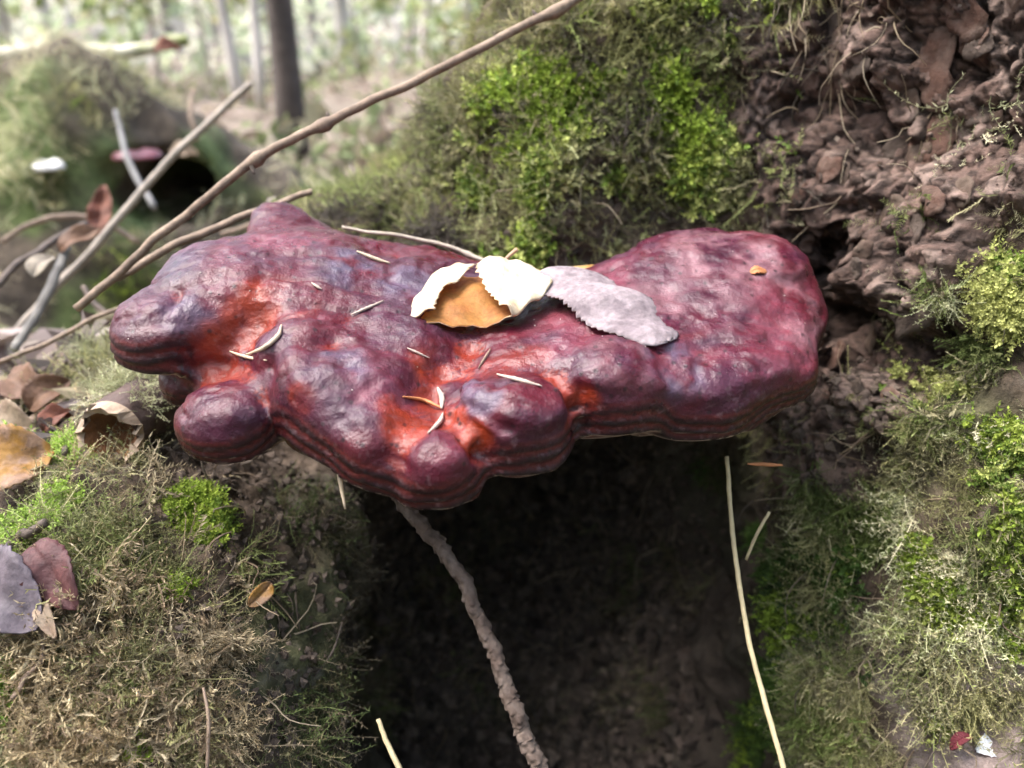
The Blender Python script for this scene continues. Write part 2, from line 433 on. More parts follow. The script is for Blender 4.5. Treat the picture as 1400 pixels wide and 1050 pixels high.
# bark region mask (a broad strip of bare flaky bark up the trunk, right of the bracket)
def blobs(P, lst):
    m = np.zeros(len(P))
    for c, r, w in lst:
        dd = np.linalg.norm(P - np.asarray(c), axis=1) / r
        m = np.maximum(m, w * (1 - sstep(0.55, 1.0, dd)))
    return m
def hit(px, py, bv=None):
    d = Vector(unit(ray(px, py)))
    r = (bv or BV0).ray_cast(Vector((0, 0, 0)), d)
    return np.array(r[0]) if r[0] is not None else W(px, py, .5)
def hits(lst): return [(hit(a, b), r, w) for a, b, r, w in lst]
bark_b = hits(BARK_C)
bm_ = blobs(TV, bark_b)
F1, F2, CID = worley(TV * np.array([55, 55, 60]) + 0.4 * np.stack([vnoise(TV * 60, s) for s in (41, 42, 43)], 1), 5)
crack = sstep(0.0, 0.16, F2 - F1)
disp = 0.011 * fbm(TV * 16, 3, 21) + 0.0050 * fbm(TV * 48, 3, 25) + 0.0035 * ridged(TV * np.array([75, 75, 40]), 2, 29) + 0.0014 * fbm(TV * 190, 2, 33)
tt = fbm(TV * np.array([30, 30, 38]), 4, 37) * 4.5
disp += bm_ * (0.0034 * (np.floor(tt) + sstep(.78, 1.0, tt - np.floor(tt))) + 0.0015 * (CID - 0.5) - 0.0022 * (1 - crack) + 0.0016 * ridged(TV * np.array([120, 120, 190]), 3, 45) + 0.0008 * fbm(TV * 420, 2, 48))
fis = sstep(.70, .92, ridged(TV * np.array([38, 38, 13]) + .5 * np.stack([vnoise(TV * 40, s_) for s_ in (91, 92, 93)], 1), 2, 49))
disp -= bm_ * .006 * fis
TV = TV + TN * disp[:, None]
TN = vnormals(TV, TQ)
n1 = fbm(TV * 22, 4, 51); n2 = fbm(TV * 70, 3, 55); n3 = fbm(TV * 9, 3, 58)
col = np.zeros((len(TV), 3)) + np.array([.070, .050, .036])
col = mixc(col, (.115, .085, .062), sstep(-.1, .6, n1))
col = mixc(col, (.060, .075, .028), sstep(.15, .6, n3) * .6)
col = mixc(col, (.17, .15, .12), sstep(.35, .7, n2) * .5)
col = mixc(col, np.array([.130, .084, .068]), bm_ * .9)
col = mixc(col, np.array([.21, .155, .13]), bm_ * sstep(.1, .6, n2) * .8)
col = mixc(col, np.array([.022, .015, .012]), bm_ * (1 - crack) * .8)
hollow_shade = blobs(TV, [((.01, .36, -.34), .21, 1), ((.0, .30, -.42), .2, 1)])
col = mixc(col, np.array([.044, .035, .028]), hollow_shade * .8)  # dark rotten wood tone painted into the hollow to deepen its shade
fr_ = tt - np.floor(tt)
col = mixc(col, np.array([.016, .011, .009]), bm_ * fis * .7)
col = mixc(col, np.array([.020, .014, .011]), bm_ * sstep(.55, .8, fr_) * .75)
col = mixc(col, np.array([.24, .172, .14]), bm_ * sstep(.35, .05, fr_) * sstep(-.2, .5, n2) * .6)
bare = blobs(TV, hits([(1350, 990, .04, 1)]))
col = mixc(col, np.array([.27, .215, .20]), bare * .9)
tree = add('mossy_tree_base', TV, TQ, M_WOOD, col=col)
tag(tree, 'big old tree base with buttress roots and a dark hollow beneath the red bracket', 'tree')
BV = bvh_of(TV, TQ)
def thit(px, py):
    d = Vector(unit(ray(px, py))); r = BV.ray_cast(Vector((0, 0, 0)), d)
    if r[0] is None: return W(px, py, .45), np.array([0, -1, 0.])
    return np.array(r[0]), np.array(r[1])

# loose bark plates, each a part of the tree
def plate(c, nrm, size, asp, rot, th, r):
    """thin ragged bark flake, its lower edge lifting off the trunk"""
    nrm = unit(np.asarray(nrm, float)); up = unit(np.array([0, 0, 1.0]) - nrm * nrm[2]); rt = np.cross(up, nrm)
    cs, sn = math.cos(rot), math.sin(rot); A = rt * cs + up * sn; B = -rt * sn + up * cs
    n = 22; ang = (np.arange(n) + r.uniform(-.3, .3, n)) / n * 2 * math.pi
    rad = r.uniform(.8, 1.1, n) * (1 + .16 * np.sin(ang * 2 + r.uniform(0, 6)) + .10 * np.sin(ang * 3 + r.uniform(0, 6)) + .05 * np.sin(ang * 5 + r.uniform(0, 6)))
    V = []; lift = r.uniform(-.02, .16); ph = r.uniform(0, 6, 3)
    for ring, (sc, zz) in enumerate([(.97, -.8), (1.0, .35), (.7, .6), (.35, .65)]):
        for k in range(n):
            x = math.cos(ang[k]) * rad[k] * sc * size; y = math.sin(ang[k]) * rad[k] * sc * size * asp
            z = zz * th + r.uniform(-.2, .2) * th - lift * .5 * y + .0012 * math.sin(x * 420 + ph[0]) * math.sin(y * 380 + ph[1])
            V.append(c + A * x + B * y + nrm * z)
    V.append(c + nrm * th * .65); V = np.array(V); Q = []
    for ring in range(3):
        for k in range(n): Q.append((ring * n + k, ring * n + (k + 1) % n, (ring + 1) * n + (k + 1) % n, (ring + 1) * n + k))
    T = [(3 * n + k, 3 * n + (k + 1) % n, 4 * n) for k in range(n)]
    return V, [np.array(Q), np.array(T)]
M_BARKS = [M_BARK, mat('bark_plate_grey', (0.115, 0.087, 0.070), rough=0.88, nscale=140, namp=0.5, bump=0.9, bscale=260, bdist=0.002, spec=0.25, second=(0.06, 0.042, 0.033), sscale=90),
           mat('bark_plate_red', (0.105, 0.056, 0.040), rough=0.85, nscale=140, namp=0.5, bump=0.9, bscale=260, bdist=0.002, spec=0.3, second=(0.14, 0.095, 0.074), sscale=110)]
r = np.random.default_rng(5)
nb = 0
while nb < 40:
    u, v = r.uniform(1065, 1400), r.uniform(5, 650)
    p, n = thit(u, v); q = BV0.find_nearest(Vector(p)); n = np.array(q[1]) * (1 if np.dot(q[1], p) < 0 else -1)
    if blobs(p[None], bark_b)[0] < 0.45 or r.uniform() < .1: continue
    n = unit(n + r.normal(0, .10, 3))
    s = (.0030 + .0055 * r.uniform() ** 1.6) * (1.3 if v < 260 else 1)
    V, F = plate(p - n * .0002, n, s, r.uniform(.7, 1.7), r.uniform(-.4, .4), r.uniform(.0006, .0013), r)
    add('bark_plate', V, F, M_BARKS[nb % 3], parent=tree, smooth=True); nb += 1

# ------------------------------------------------------------------ the bracket fungus
C_ = 0.01
def tongue(P, a, b, wa, wb, ta, tb):
    """flattened rounded bar from a to b: half-width wa..wb and half-thickness ta..tb (cm)"""
    a = np.asarray(a); ab = np.asarray(b) - a; D = unit(ab)
    t = np.clip(((P - a) @ ab) / (ab @ ab), 0, 1)
    q = P - a - t[..., None] * ab
    A = unit(np.cross(D, np.array([0, 0, 1.0]))); U = np.cross(A, D)
    w = (wa + t * (wb - wa)) * C_; th = (ta + t * (tb - ta)) * C_
    z = q @ U + .35 * th; th = th * 1.35; u = q @ A; v = q @ D      # widest near the lower lip
    k0 = ((np.sqrt(u * u + v * v) / w) ** 2.7 + np.abs(z / th) ** 2.7) ** (1 / 2.7); k1 = np.sqrt((u * u + v * v) / w ** 4 + z * z / th ** 4) + 1e-9
    return k0 * (k0 - 1) / k1, z / th
BODY = [  # inner (px, py, depth), outer, half-widths cm, half-thickness cm, blend mm
    ((640, 442, .303), (560, 455, .285), 3.2, 3.4, 1.05, 1.1, 6),
    ((560, 400, .300), (400, 400, .288), 3.4, 3.6, 1.3, 1.5, 14),
    ((430, 375, .312), (388, 318, .322), 2.6, 1.3, 1.3, .9, 12),
    ((400, 385, .300), (305, 398, .280), 2.6, 2.2, 1.4, 1.35, 12),
    ((430, 430, .282), (340, 480, .266), 2.2, 2.0, 1.4, 1.2, 10),
    ((560, 450, .282), (480, 520, .252), 2.6, 2.2, 1.2, 1.2, 12),
    ((640, 440, .285), (640, 545, .252), 2.8, 2.2, 1.1, .9, 12),
    ((740, 440, .298), (770, 500, .262), 3.0, 2.4, 1.1, 1.1, 12),
    ((700, 440, .312), (880, 440, .292), 2.6, 3.2, .95, 1.2, 12),
    ((880, 428, .300), (990, 386, .304), 3.0, 2.6, 1.2, 1.25, 12),
    ((700, 425, .345), (800, 425, .345), 3.4, 3.4, 1.1, 1.1, 12),
]
LOBES = [
    ((400, 400, .290), (228, 447, .258), 2.5, 1.75, 1.35, 1.15, 10, 1.2),
    ((310, 470, .274), (258, 514, .264), 1.4, 1.0, .9, .7, 5, 1.2),
    ((385, 485, .269), (318, 564, .244), 1.9, 1.65, 1.0, 1.0, 6, 1.2),
    ((415, 512, .247), (528, 604, .230), 1.45, 1.40, 1.20, 1.15, 12, 1.2),
    ((610, 512, .264), (598, 624, .228), 1.5, 1.5, .95, 1.12, 6, 1.2),
    ((715, 478, .272), (702, 570, .236), 1.8, 1.9, .95, 1.25, 5, 1.2),
    ((830, 435, .290), (836, 520, .250), 2.2, 1.9, 1.15, 1.15, 9, 2.0),
    ((920, 410, .295), (938, 518, .258), 2.6, 2.2, 1.2, 1.10, 14, 10),
    ((985, 392, .303), (1026, 482, .268), 2.7, 2.2, 1.2, 1.05, 14, 14),
    ((975, 392, .303), (1056, 428, .287), 2.5, 1.8, 1.2, .85, 14, 12),
]
def fung_sdf(P, want=False):
    body = None; ws = 1e-9; zs = 0
    def one(s):
        nonlocal ws, zs
        e, z = tongue(P, W(*s[0]), W(*s[1]), *s[2:6])
        e = smax(e, (-.36 - z) * s[5] * 1.35 * C_, .0022)
        if want:
            w = np.exp(-np.clip(e, -.01, .05) / .0020); ws = ws + w; zs = zs + w * z
        return e
    for b in BODY:
        e = one(b); body = e if body is None else smin(body, e, b[6] * .001)
    d = body
    for group in (LOBES[:1], LOBES[1:2], LOBES[2:3], LOBES[3:4], LOBES[4:5], LOBES[5:6], LOBES[6:]):
        g = None
        for l in group:
            e = one(l); g = e if g is None else smin(g, e, l[7] * .001)
        d = smin(d, smin(g, body, l[6] * .001), .0012)
    return (d, zs / ws) if want else d
h = 0.00115
org = np.array([-.145, .155, -.165]); top = np.array([.125, .40, -.03])
f = band_grid(fung_sdf, org, top, h)
FV, FQ = surface_nets(f, org, h); del f
FV = laplace(FV, FQ, FV, 2)
FN = vnormals(FV, FQ)
d_, rim = fung_sdf(FV, True)
B0 = bvh_of(FV, FQ)
GROOVES = [  # creases (depth > 0) and swellings (depth < 0) of the crust: photo points on it, depth mm, half-width mm
    ([(350, 436), (305, 478), (262, 500)], 4.0, 6), ([(298, 500), (335, 512), (362, 505)], 3.0, 4.5), ([(362, 540), (362, 495), (395, 472), (455, 466)], 2.8, 4),
    ([(640, 470), (602, 510), (568, 560), (545, 600), (532, 640)], 3.6, 5.5), ([(596, 535), (612, 568), (640, 605), (662, 632)], 4.2, 3.6), ([(745, 505), (785, 555), (800, 585)], 3.4, 4),
    ([(772, 505), (775, 472), (822, 450), (888, 468), (908, 505)], 2.2, 4), ([(640, 556), (690, 592)], 1.3, 1.8), ([(480, 440), (540, 470)], 1.5, 5), ([(1080, 400), (1060, 470)], 1.6, 4),
    ([(700, 392)], 4.5, 24), ([(620, 400)], 3.0, 18),
    ([(690, 545)], -2.6, 10), ([(838, 500)], -2.4, 10), ([(440, 512), (490, 560)], -2.2, 10), ([(240, 420)], -1.2, 9), ([(600, 620)], -1.2, 8), ([(960, 470)], 1.2, 12), ([(320, 560)], -1.5, 8),
]
gd = np.zeros(len(FV))
for pts, dm, wm in GROOVES:
    w3 = []
    for a, b in pts:
        q = B0.ray_cast(Vector((0, 0, 0)), Vector(unit(ray(a, b))))
        if q[0] is not None: w3.append(np.array(q[0]))
    if not w3: continue
    L_ = crom(w3, 24) if len(w3) > 1 else np.array(w3)
    dist = np.full(len(FV), 9.0)
    for p in L_: dist = np.minimum(dist, np.linalg.norm(FV - p, axis=1))
    gd += -dm * (.78 if dm > 0 else .35) * .001 * np.exp(-(dist / (wm * .00115)) ** 2)
FV = FV + FN * (gd * sstep(-.25, .25, FN[:, 2]))[:, None]
FN = vnormals(FV, FQ)
side = 1 - sstep(.35, .80, FN[:, 2])                       # margin faces outwards
top_ = sstep(.2, .6, FN[:, 2])
wob = rim + .07 * fbm(FV * 45, 2, 71) + .03 * fbm(FV * 160, 2, 72)
ridge = np.sin(wob * 27 + 1.3 * fbm(FV * 25, 2, 73) + 1.0) * .5 + .5
disp = top_ * (0.0016 * fbm(FV * 34, 2, 61) + 0.0004 * fbm(FV * 85, 2, 63) - 0.0007 * sstep(.45, .85, ridged(FV * np.array([50, 110, 80]), 2, 64)) + 0.0003 * fbm(FV * 190, 2, 69) + 0.0004 * fbm(FV * 300, 2, 66))
fold = blobs(FV, [(W(265, 450, .258), .022, 1), (W(450, 520, .24), .016, .8), (W(660, 545, .24), .014, .7), (W(900, 530, .25), .014, .6), (W(1060, 400, .285), .016, .7)])
disp -= top_ * fold * .0022 * sstep(.25, .8, ridged(FV * np.array([70, 60, 90]), 2, 67))
disp += (1 - top_) * .0012 * fbm(FV * 50, 2, 61)
disp += side * (1 - sstep(.1, .35, rim)) * (ridge - .6) * .0009
FV = FV + FN * disp[:, None]
FN = vnormals(FV, FQ)
lap = laplace(FV, FQ, FV, 1) - FV
conc = laplace(FV, FQ, (lap * FN).sum(1), 14)
conc = conc / (np.abs(conc).std() + 1e-9)
BF = bvh_of(FV, FQ)
def fhit(px, py):
    d = Vector(unit(ray(px, py))); r = BF.ray_cast(Vector((0, 0, 0)), d)
    if r[0] is None: return None, None
    return np.array(r[0]), np.array(r[1])
def fspots(lst):
    out = []
    for a, b, rd, w in lst:
        p, _ = fhit(a, b)
        if p is not None: out.append((p, rd, w))
    return out
n1 = fbm(FV * 38, 4, 81); n2 = fbm(FV * 110, 4, 85); n3 = fbm(FV * 60, 3, 88)
col = np.zeros((len(FV), 3)) + np.array([.074, .0058, .013])
col = mixc(col, (.042, .008, .022), sstep(-.2, .5, n1) * .8)                      # wine purple zones
col = mixc(col, (.17, .040, .058), sstep(-.05, .6, fbm(FV * 28, 3, 89)) * top_ * .55)  # dusty pink bloom, with some sky sheen painted into the top
col = mixc(col, (.045, .026, .045), sstep(.25, .7, fbm(FV * 75, 3, 91)) * top_ * .45)
grey = blobs(FV, fspots([(480, 365, .016, .9), (560, 390, .016, .8), (460, 500, .012, .7), (920, 500, .014, .9), (700, 395, .02, .7), (660, 540, .008, .8), (640, 530, .008, .7), (250, 420, .012, .6)]))
col = mixc(col, (.075, .056, .088), grey * sstep(-.5, .4, n2))
dust = blobs(FV, fspots([(1000, 350, .03, .75), (1070, 420, .022, .6), (940, 410, .025, .6), (850, 490, .015, .4)]))
col = mixc(col, (.23, .115, .13), dust * sstep(-.5, .5, n2))
ora = blobs(FV, fspots([(375, 420, .016, 1), (340, 440, .012, .9), (290, 485, .014, 1), (250, 500, .011, 1), (330, 520, .012, .9), (600, 505, .013, .9), (555, 585, .010, .9), (650, 600, .007, 1), (720, 490, .010, .4),
                        (625, 575, .006, .9), (790, 545, .009, .9), (410, 545, .006, .6), (540, 560, .007, .6), (780, 580, .006, 1), (690, 500, .010, .4)]))
ora = np.maximum(ora * .85 * sstep(-.55, .55, n3 + .5 * n2), sstep(1.4, 3.2, conc) * .6 * top_)
col = mixc(col, (.26, .030, .006), ora)
rm = side * (1 - sstep(.25, .6, rim))
col = mixc(col, (.030, .0038, .006), rm * .94)
col = mixc(col, (.009, .0025, .004), rm * (1 - sstep(.2, .45, rim)) * sstep(.55, .8, ridge) * .95)
col = mixc(col, (.12, .016, .012), rm * sstep(.6, .9, 1 - ridge) * .55)
low = sstep(.55, .9, -FN[:, 2])
col = mixc(col, (.55, .45, .36), low)
fung = add('bracket_fungus', FV, FQ, M_FUNG, col=col)
tag(fung, 'large lobed dark red bracket fungus growing from the mossy tree base', 'fungus')
print('tree', len(TQ), 'fungus', len(FQ))
# ------------------------------------------------------------------ moss
def sprig(r, n=12, leaf=.17, wid=.055, bend=.5, stem=.012, droop=.0, flat=False):
    t = np.linspace(0, 1, 5); C = np.stack([bend * t ** 2, .12 * np.sin(t * 4 + r.uniform(0, 6)) * t, t - .25 * bend * t ** 2], 1)
    V = []; Q = []; S = []
    for i in range(5):
        w = stem * (1 - .6 * t[i])
        V += [C[i] + [0, -w, 0], C[i] + [0, w, 0]]; S += [t[i], t[i]]
        if i: Q.append((2 * i - 2, 2 * i - 1, 2 * i + 1, 2 * i))
    for k in range(n):
        s = .12 + .88 * (k + .5 * r.uniform()) / n; i = min(int(s * 4), 3); f = s * 4 - i
        p = C[i] * (1 - f) + C[i + 1] * f; T = unit(C[i + 1] - C[i])
        a = (k % 2) * math.pi + r.uniform(-.35, .35) if flat else k * 2.4 + r.uniform(-.4, .4)
        A = unit(np.cross(T, [0.2, 1, .1])); B = np.cross(T, A); rad = math.cos(a) * A + math.sin(a) * B
        L = leaf * r.uniform(.65, 1.2) * (1 - .45 * s); D = unit(T * r.uniform(.35, .9) + rad * .8 - np.array([0, 0, droop])); sd = unit(np.cross(D, rad + T * .3))
        b = len(V); wd = wid * L / leaf
        V += [p, p + D * L * .45 + sd * wd - rad * .01, p + D * L, p + D * L * .45 - sd * wd - rad * .01]; S += [s] * 4
        Q.append((b, b + 1, b + 2, b + 3))
    return np.array(V), np.array(Q), np.array(S)
def sample(V, Q, wgt, n, r):
    a = V[Q[:, 0]]; b = V[Q[:, 1]]; c = V[Q[:, 2]]; d = V[Q[:, 3]]
    nr = np.cross(c - a, d - b); ar = np.linalg.norm(nr, axis=1) / 2; nr = unit(nr)
    w = ar * wgt; s = w.sum()
    if s <= 0: return np.zeros((0, 3)), np.zeros((0, 3))
    i = r.choice(len(Q), n, p=w / s)
    u, v = r.uniform(0, 1, (2, n, 1))
    return (a[i] * (1 - u) + b[i] * u) * (1 - v) + (d[i] * (1 - u) + c[i] * u) * v, nr[i]
def place(protos, P, D, size, colr, r, tip=.25):
    """instances of sprigs merged into one mesh; D growth direction"""
    Vs, Qs, Cs, off = [], [], [], 0
    pick = r.integers(0, len(protos), len(P))
    rx = unit(np.cross(D, r.normal(0, 1, (len(P), 3)))); ry = np.cross(D, rx)
    for k, (v, q, s) in enumerate(protos):
        m = pick == k; n = m.sum()
        if not n: continue
        X = (v[None, :, 0:1] * rx[m][:, None] + v[None, :, 1:2] * ry[m][:, None] + v[None, :, 2:3] * D[m][:, None]) * size[m][:, None, None] + P[m][:, None]
        Vs.append(X.reshape(-1, 3)); Qs.append((q[None] + (np.arange(n) * len(v))[:, None, None]).reshape(-1, 4) + off)
        Cs.append((colr[m][:, None] * (1 + tip * (s - .5))[None, :, None]).reshape(-1, 3)); off += n * len(v)
    return np.concatenate(Vs), np.concatenate(Qs), np.concatenate(Cs)
rm = np.random.default_rng(77)
P_FEATHER = [sprig(rm, 22, .22, .024, rm.uniform(.2, .9), .013, .05, True) for _ in range(8)]
P_LEAFY = [sprig(rm, 12, .30, .085, rm.uniform(.1, .5)) for _ in range(8)]
P_STRING = [sprig(rm, 16, .15, .022, rm.uniform(.5, 1.1), .014, .3) for _ in range(8)]
GREEN = [(.135, .190, .022), (.200, .250, .040), (.085, .130, .020), (.28, .31, .09)]
DEEP = [(.050, .095, .018), (.080, .130, .024), (.035, .06, .016)]
OLIVE = [(.20, .19, .085), (.15, .145, .07), (.27, .245, .14), (.11, .10, .06), (.17, .19, .07)]
TAN = [(.30, .235, .135), (.23, .175, .10), (.38, .31, .19), (.17, .125, .08), (.26, .22, .12)]
PALE = [(.33, .33, .20), (.26, .27, .15), (.40, .37, .25), (.20, .20, .11)]
TM = (TV, TQ)
def moss(name, label, mesh, patches, count, pal, size, protos, mixd, seed, parent=None, cut=.25, nsc=40, gain=1.35):
    r = np.random.default_rng(seed)
    V, Q = mesh; fc = V[Q].mean(1)
    w = blobs(fc, patches)
    if mesh is TM: w = w * (1 - .93 * sstep(.3, .7, blobs(fc, bark_b)))
    sel = w > .02
    nz = fbm(fc[sel] * nsc, 3, seed)
    ww = np.zeros(len(Q)); ww[sel] = w[sel] * sstep(.32 - cut, .60, nz + w[sel] * .26)
    P, N = sample(V, Q, ww, count, r)
    D = unit(N * mixd[0] + np.array([0, 0, 1.0]) * mixd[1] + r.normal(0, 1, P.shape) * mixd[2])
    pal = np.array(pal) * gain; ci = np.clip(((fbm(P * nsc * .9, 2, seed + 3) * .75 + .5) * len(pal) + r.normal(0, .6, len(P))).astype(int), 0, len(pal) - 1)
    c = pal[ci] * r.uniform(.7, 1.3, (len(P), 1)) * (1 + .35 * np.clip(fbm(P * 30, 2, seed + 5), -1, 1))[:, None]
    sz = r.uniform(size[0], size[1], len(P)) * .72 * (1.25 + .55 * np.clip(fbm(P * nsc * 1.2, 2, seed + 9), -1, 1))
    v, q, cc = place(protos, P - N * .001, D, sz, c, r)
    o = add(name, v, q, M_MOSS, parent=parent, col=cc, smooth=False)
    tag(o, label, None if parent else 'moss', kind='stuff')
    return o
H = lambda l: [(thit(a, b)[0], rr, w) for a, b, rr, w in l]
moss('moss', 'bright green leafy moss on the root above the bracket fungus', TM,
     H([(560, 250, .03, .5), (640, 265, .035, .9), (690, 225, .035, 1), (740, 160, .04, 1), (790, 120, .04, 1), (700, 335, .02, 1), (850, 90, .04, .8), (960, 40, .035, .8), (1000, 170, .035, 1),
        (1020, 220, .03, 1), (970, 250, .025, .8), (930, 170, .03, .7), (880, 210, .03, .5), (840, 160, .03, .7)]), 7200, GREEN + [(.20, .20, .09), (.15, .14, .07)], (.008, .014), P_LEAFY, (.8, .35, .45), 101)
moss('moss', 'dull olive and brown moss draping the root crest behind the bracket', TM,
     H([(470, 285, .030, 1), (530, 230, .035, 1), (590, 200, .035, 1), (560, 290, .03, 1), (640, 180, .03, 1), (700, 110, .035, 1), (760, 60, .035, 1), (840, 30, .03, .8), (620, 320, .02, .8),
        (820, 230, .03, .8), (870, 150, .03, .9), (900, 60, .03, .8), (860, 300, .02, .6), (950, 300, .02, .6), (1000, 90, .03, .8), (1060, 250, .02, .7), (1070, 40, .03, .8), (780, 280, .025, .4)]),
     9500, OLIVE + [(.06, .05, .04)], (.009, .019), P_FEATHER, (.45, -.25, .55), 102)
moss('moss', 'mixed brown and olive moss filling the upper trunk face', TM,
     H([(480, 280, .07, 1), (560, 220, .08, 1), (640, 160, .08, 1), (720, 80, .09, 1), (820, 60, .07, 1), (900, 120, .06, .8), (850, 220, .06, .8), (1000, 100, .06, .8), (620, 300, .05, .9), (1020, 260, .03, .6), (980, 320, .03, .5)]),
     9500, [(.20, .20, .08), (.13, .125, .06), (.24, .25, .12), (.10, .085, .055), (.17, .20, .06), (.22, .19, .11)], (.009, .018), P_STRING, (.4, -.45, .55), 111)
moss('moss', 'yellow green moss covering the right flank of the tree base', TM,
     H([(1270, 500, .018, 1), (1250, 540, .018, 1), (1370, 520, .026, 1), (1390, 440, .02, .8), (1370, 620, .024, .9), (1385, 700, .02, .7), (1350, 790, .024, 1), (1380, 850, .018, 1),
        (1310, 760, .018, .7), (1340, 340, .02, .5), (1390, 380, .02, .5), (1270, 1000, .012, .9), (1300, 560, .012, .7)]), 4200, GREEN + [(.26, .27, .09)], (.006, .012), P_LEAFY, (.8, -.15, .45), 103)
moss('moss', 'grey green stringy moss hanging down the right buttress root', TM,
     H([(1330, 240, .024, .8), (1300, 420, .02, .8), (1330, 400, .02, .9), (1230, 620, .024, .8), (1290, 650, .03, 1), (1190, 700, .03, .9), (1250, 760, .035, 1), (1320, 690, .03, .9), (1190, 840, .035, 1), (1270, 860, .035, 1),
        (1160, 930, .035, 1), (1230, 950, .035, 1), (1120, 1030, .03, 1), (1200, 1030, .03, 1), (1390, 300, .025, .7), (1380, 600, .025, .8), (1340, 150, .02, .6)]),
     11000, OLIVE + PALE[:3], (.008, .018), P_STRING, (.4, -.7, .45), 104)
moss('moss', 'mixed olive moss filling the lower right flank', TM,
     H([(1250, 700, .10, 1), (1150, 900, .09, 1), (1300, 850, .07, 1), (1380, 600, .07, 1), (1380, 350, .06, .8), (1330, 450, .05, .9), (1200, 620, .05, .7)]),
     8000, OLIVE + [(.10, .13, .035)], (.008, .016), P_FEATHER, (.4, -.5, .5), 112, cut=.1)
moss('moss', 'dark green moss on the inner edge of the right buttress', TM,
     H([(1080, 830, .026, 1), (1100, 900, .03, 1), (1060, 960, .03, 1), (1040, 1030, .03, 1), (1130, 790, .022, .9), (1150, 860, .025, .8), (1180, 640, .015, .6), (1040, 740, .012, .6), (960, 640, .012, .5)]),
     4500, DEEP + GREEN[:1], (.005, .011), P_LEAFY, (.8, -.1, .5), 105)
moss('moss', 'dry straw coloured moss tufts covering the mound left of the hollow', TM,
     H([(190, 690, .018, 1), (250, 720, .018, 1), (130, 780, .022, 1), (200, 790, .022, .9), (270, 790, .022, .8), (130, 870, .026, 1), (210, 880, .026, .9), (280, 870, .02, .7), (90, 960, .03, 1), (180, 960, .03, 1), (260, 970, .025, .8),
        (60, 1030, .03, 1), (150, 1040, .03, .9), (330, 780, .014, .9), (300, 1030, .02, .6), (330, 700, .012, .6)]), 12000, TAN[:4] + OLIVE[:2] + [(.15, .17, .06)], (.009, .019), P_FEATHER[:4] + P_STRING, (.5, -.6, .45), 106)
moss('moss', 'long pale curled moss tufts on the shoulder of the mound', TM, H([(215, 680, .012, 1), (270, 735, .010, .8), (335, 770, .010, 1), (120, 830, .012, 1), (90, 900, .010, .8), (240, 900, .010, .7), (200, 990, .012, .8), (300, 880, .008, .7)]), 900, [(.36, .29, .18), (.42, .35, .23), (.27, .21, .13)], (.014, .026), P_FEATHER, (.55, -.5, .5), 114, cut=.6, gain=1.1)
moss('moss', 'small deep green moss patches among the dry moss of the mound', TM,
     H([(265, 690, .010, 1), (285, 720, .010, 1), (80, 870, .012, 1), (30, 970, .014, 1), (170, 930, .006, .8), (240, 810, .005, 1), (130, 905, .007, .7), (20, 880, .01, .8), (180, 1030, .006, .8)]), 1500, GREEN[:3], (.004, .008), P_LEAFY, (.8, .2, .45), 107)
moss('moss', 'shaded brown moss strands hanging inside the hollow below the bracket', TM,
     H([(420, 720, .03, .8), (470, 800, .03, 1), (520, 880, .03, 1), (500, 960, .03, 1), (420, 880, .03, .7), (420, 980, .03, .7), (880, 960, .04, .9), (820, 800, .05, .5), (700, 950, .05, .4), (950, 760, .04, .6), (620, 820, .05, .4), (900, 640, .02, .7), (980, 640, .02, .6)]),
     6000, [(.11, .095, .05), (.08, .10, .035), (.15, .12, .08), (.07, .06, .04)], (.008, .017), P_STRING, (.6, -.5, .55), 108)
moss('moss', 'pale grey green moss over the broken branch left of the bracket', TM,
     H([(180, 470, .022, 1), (160, 520, .018, 1), (205, 520, .018, 1), (240, 570, .016, .7), (140, 470, .015, .7), (215, 590, .012, .6), (150, 545, .02, 1), (190, 560, .02, 1)]), 3600, PALE, (.006, .013), P_STRING, (.7, -.4, .5), 109)
TGV = np.concatenate([GV, TV]); TGQ = np.concatenate([GQ, TQ + len(GV)])
BG = bvh_of(GV, GQ)
def ghit(px, py):
    d = Vector(unit(ray(px, py))); a = BG.ray_cast(Vector((0, 0, 0)), d); b = BV.ray_cast(Vector((0, 0, 0)), d)
    c = [q for q in (a, b) if q[0] is not None]
    return np.array(min(c, key=lambda q: q[3])[0]) if c else W(px, py, .6)
GH = lambda l: [(ghit(a, b), rr, w) for a, b, rr, w in l]
gp = GH([(45, 655, .022, 1), (20, 690, .024, 1), (85, 640, .016, 1), (40, 700, .02, .9), (10, 640, .02, .8)])
moss('moss', 'thin grey brown moss on the litter bank below the mossy log', (TGV, TGQ), GH([(40, 480, .06, .8), (100, 420, .06, 1), (60, 560, .05, .8), (120, 340, .07, 1), (20, 400, .06, .7), (110, 620, .03, .8), (60, 740, .03, .7), (120, 690, .03, 1)]), 4200, OLIVE + TAN[:3], (.008, .016), P_STRING, (.8, .1, .6), 113, nsc=30)
moss('moss', 'vivid light green moss cushion beside the yellow leaf at the left edge', (TGV, TGQ), gp, 2600, [(.19, .27, .045), (.24, .32, .08), (.14, .21, .03)], (.005, .010), P_LEAFY, (.9, .3, .5), 110)

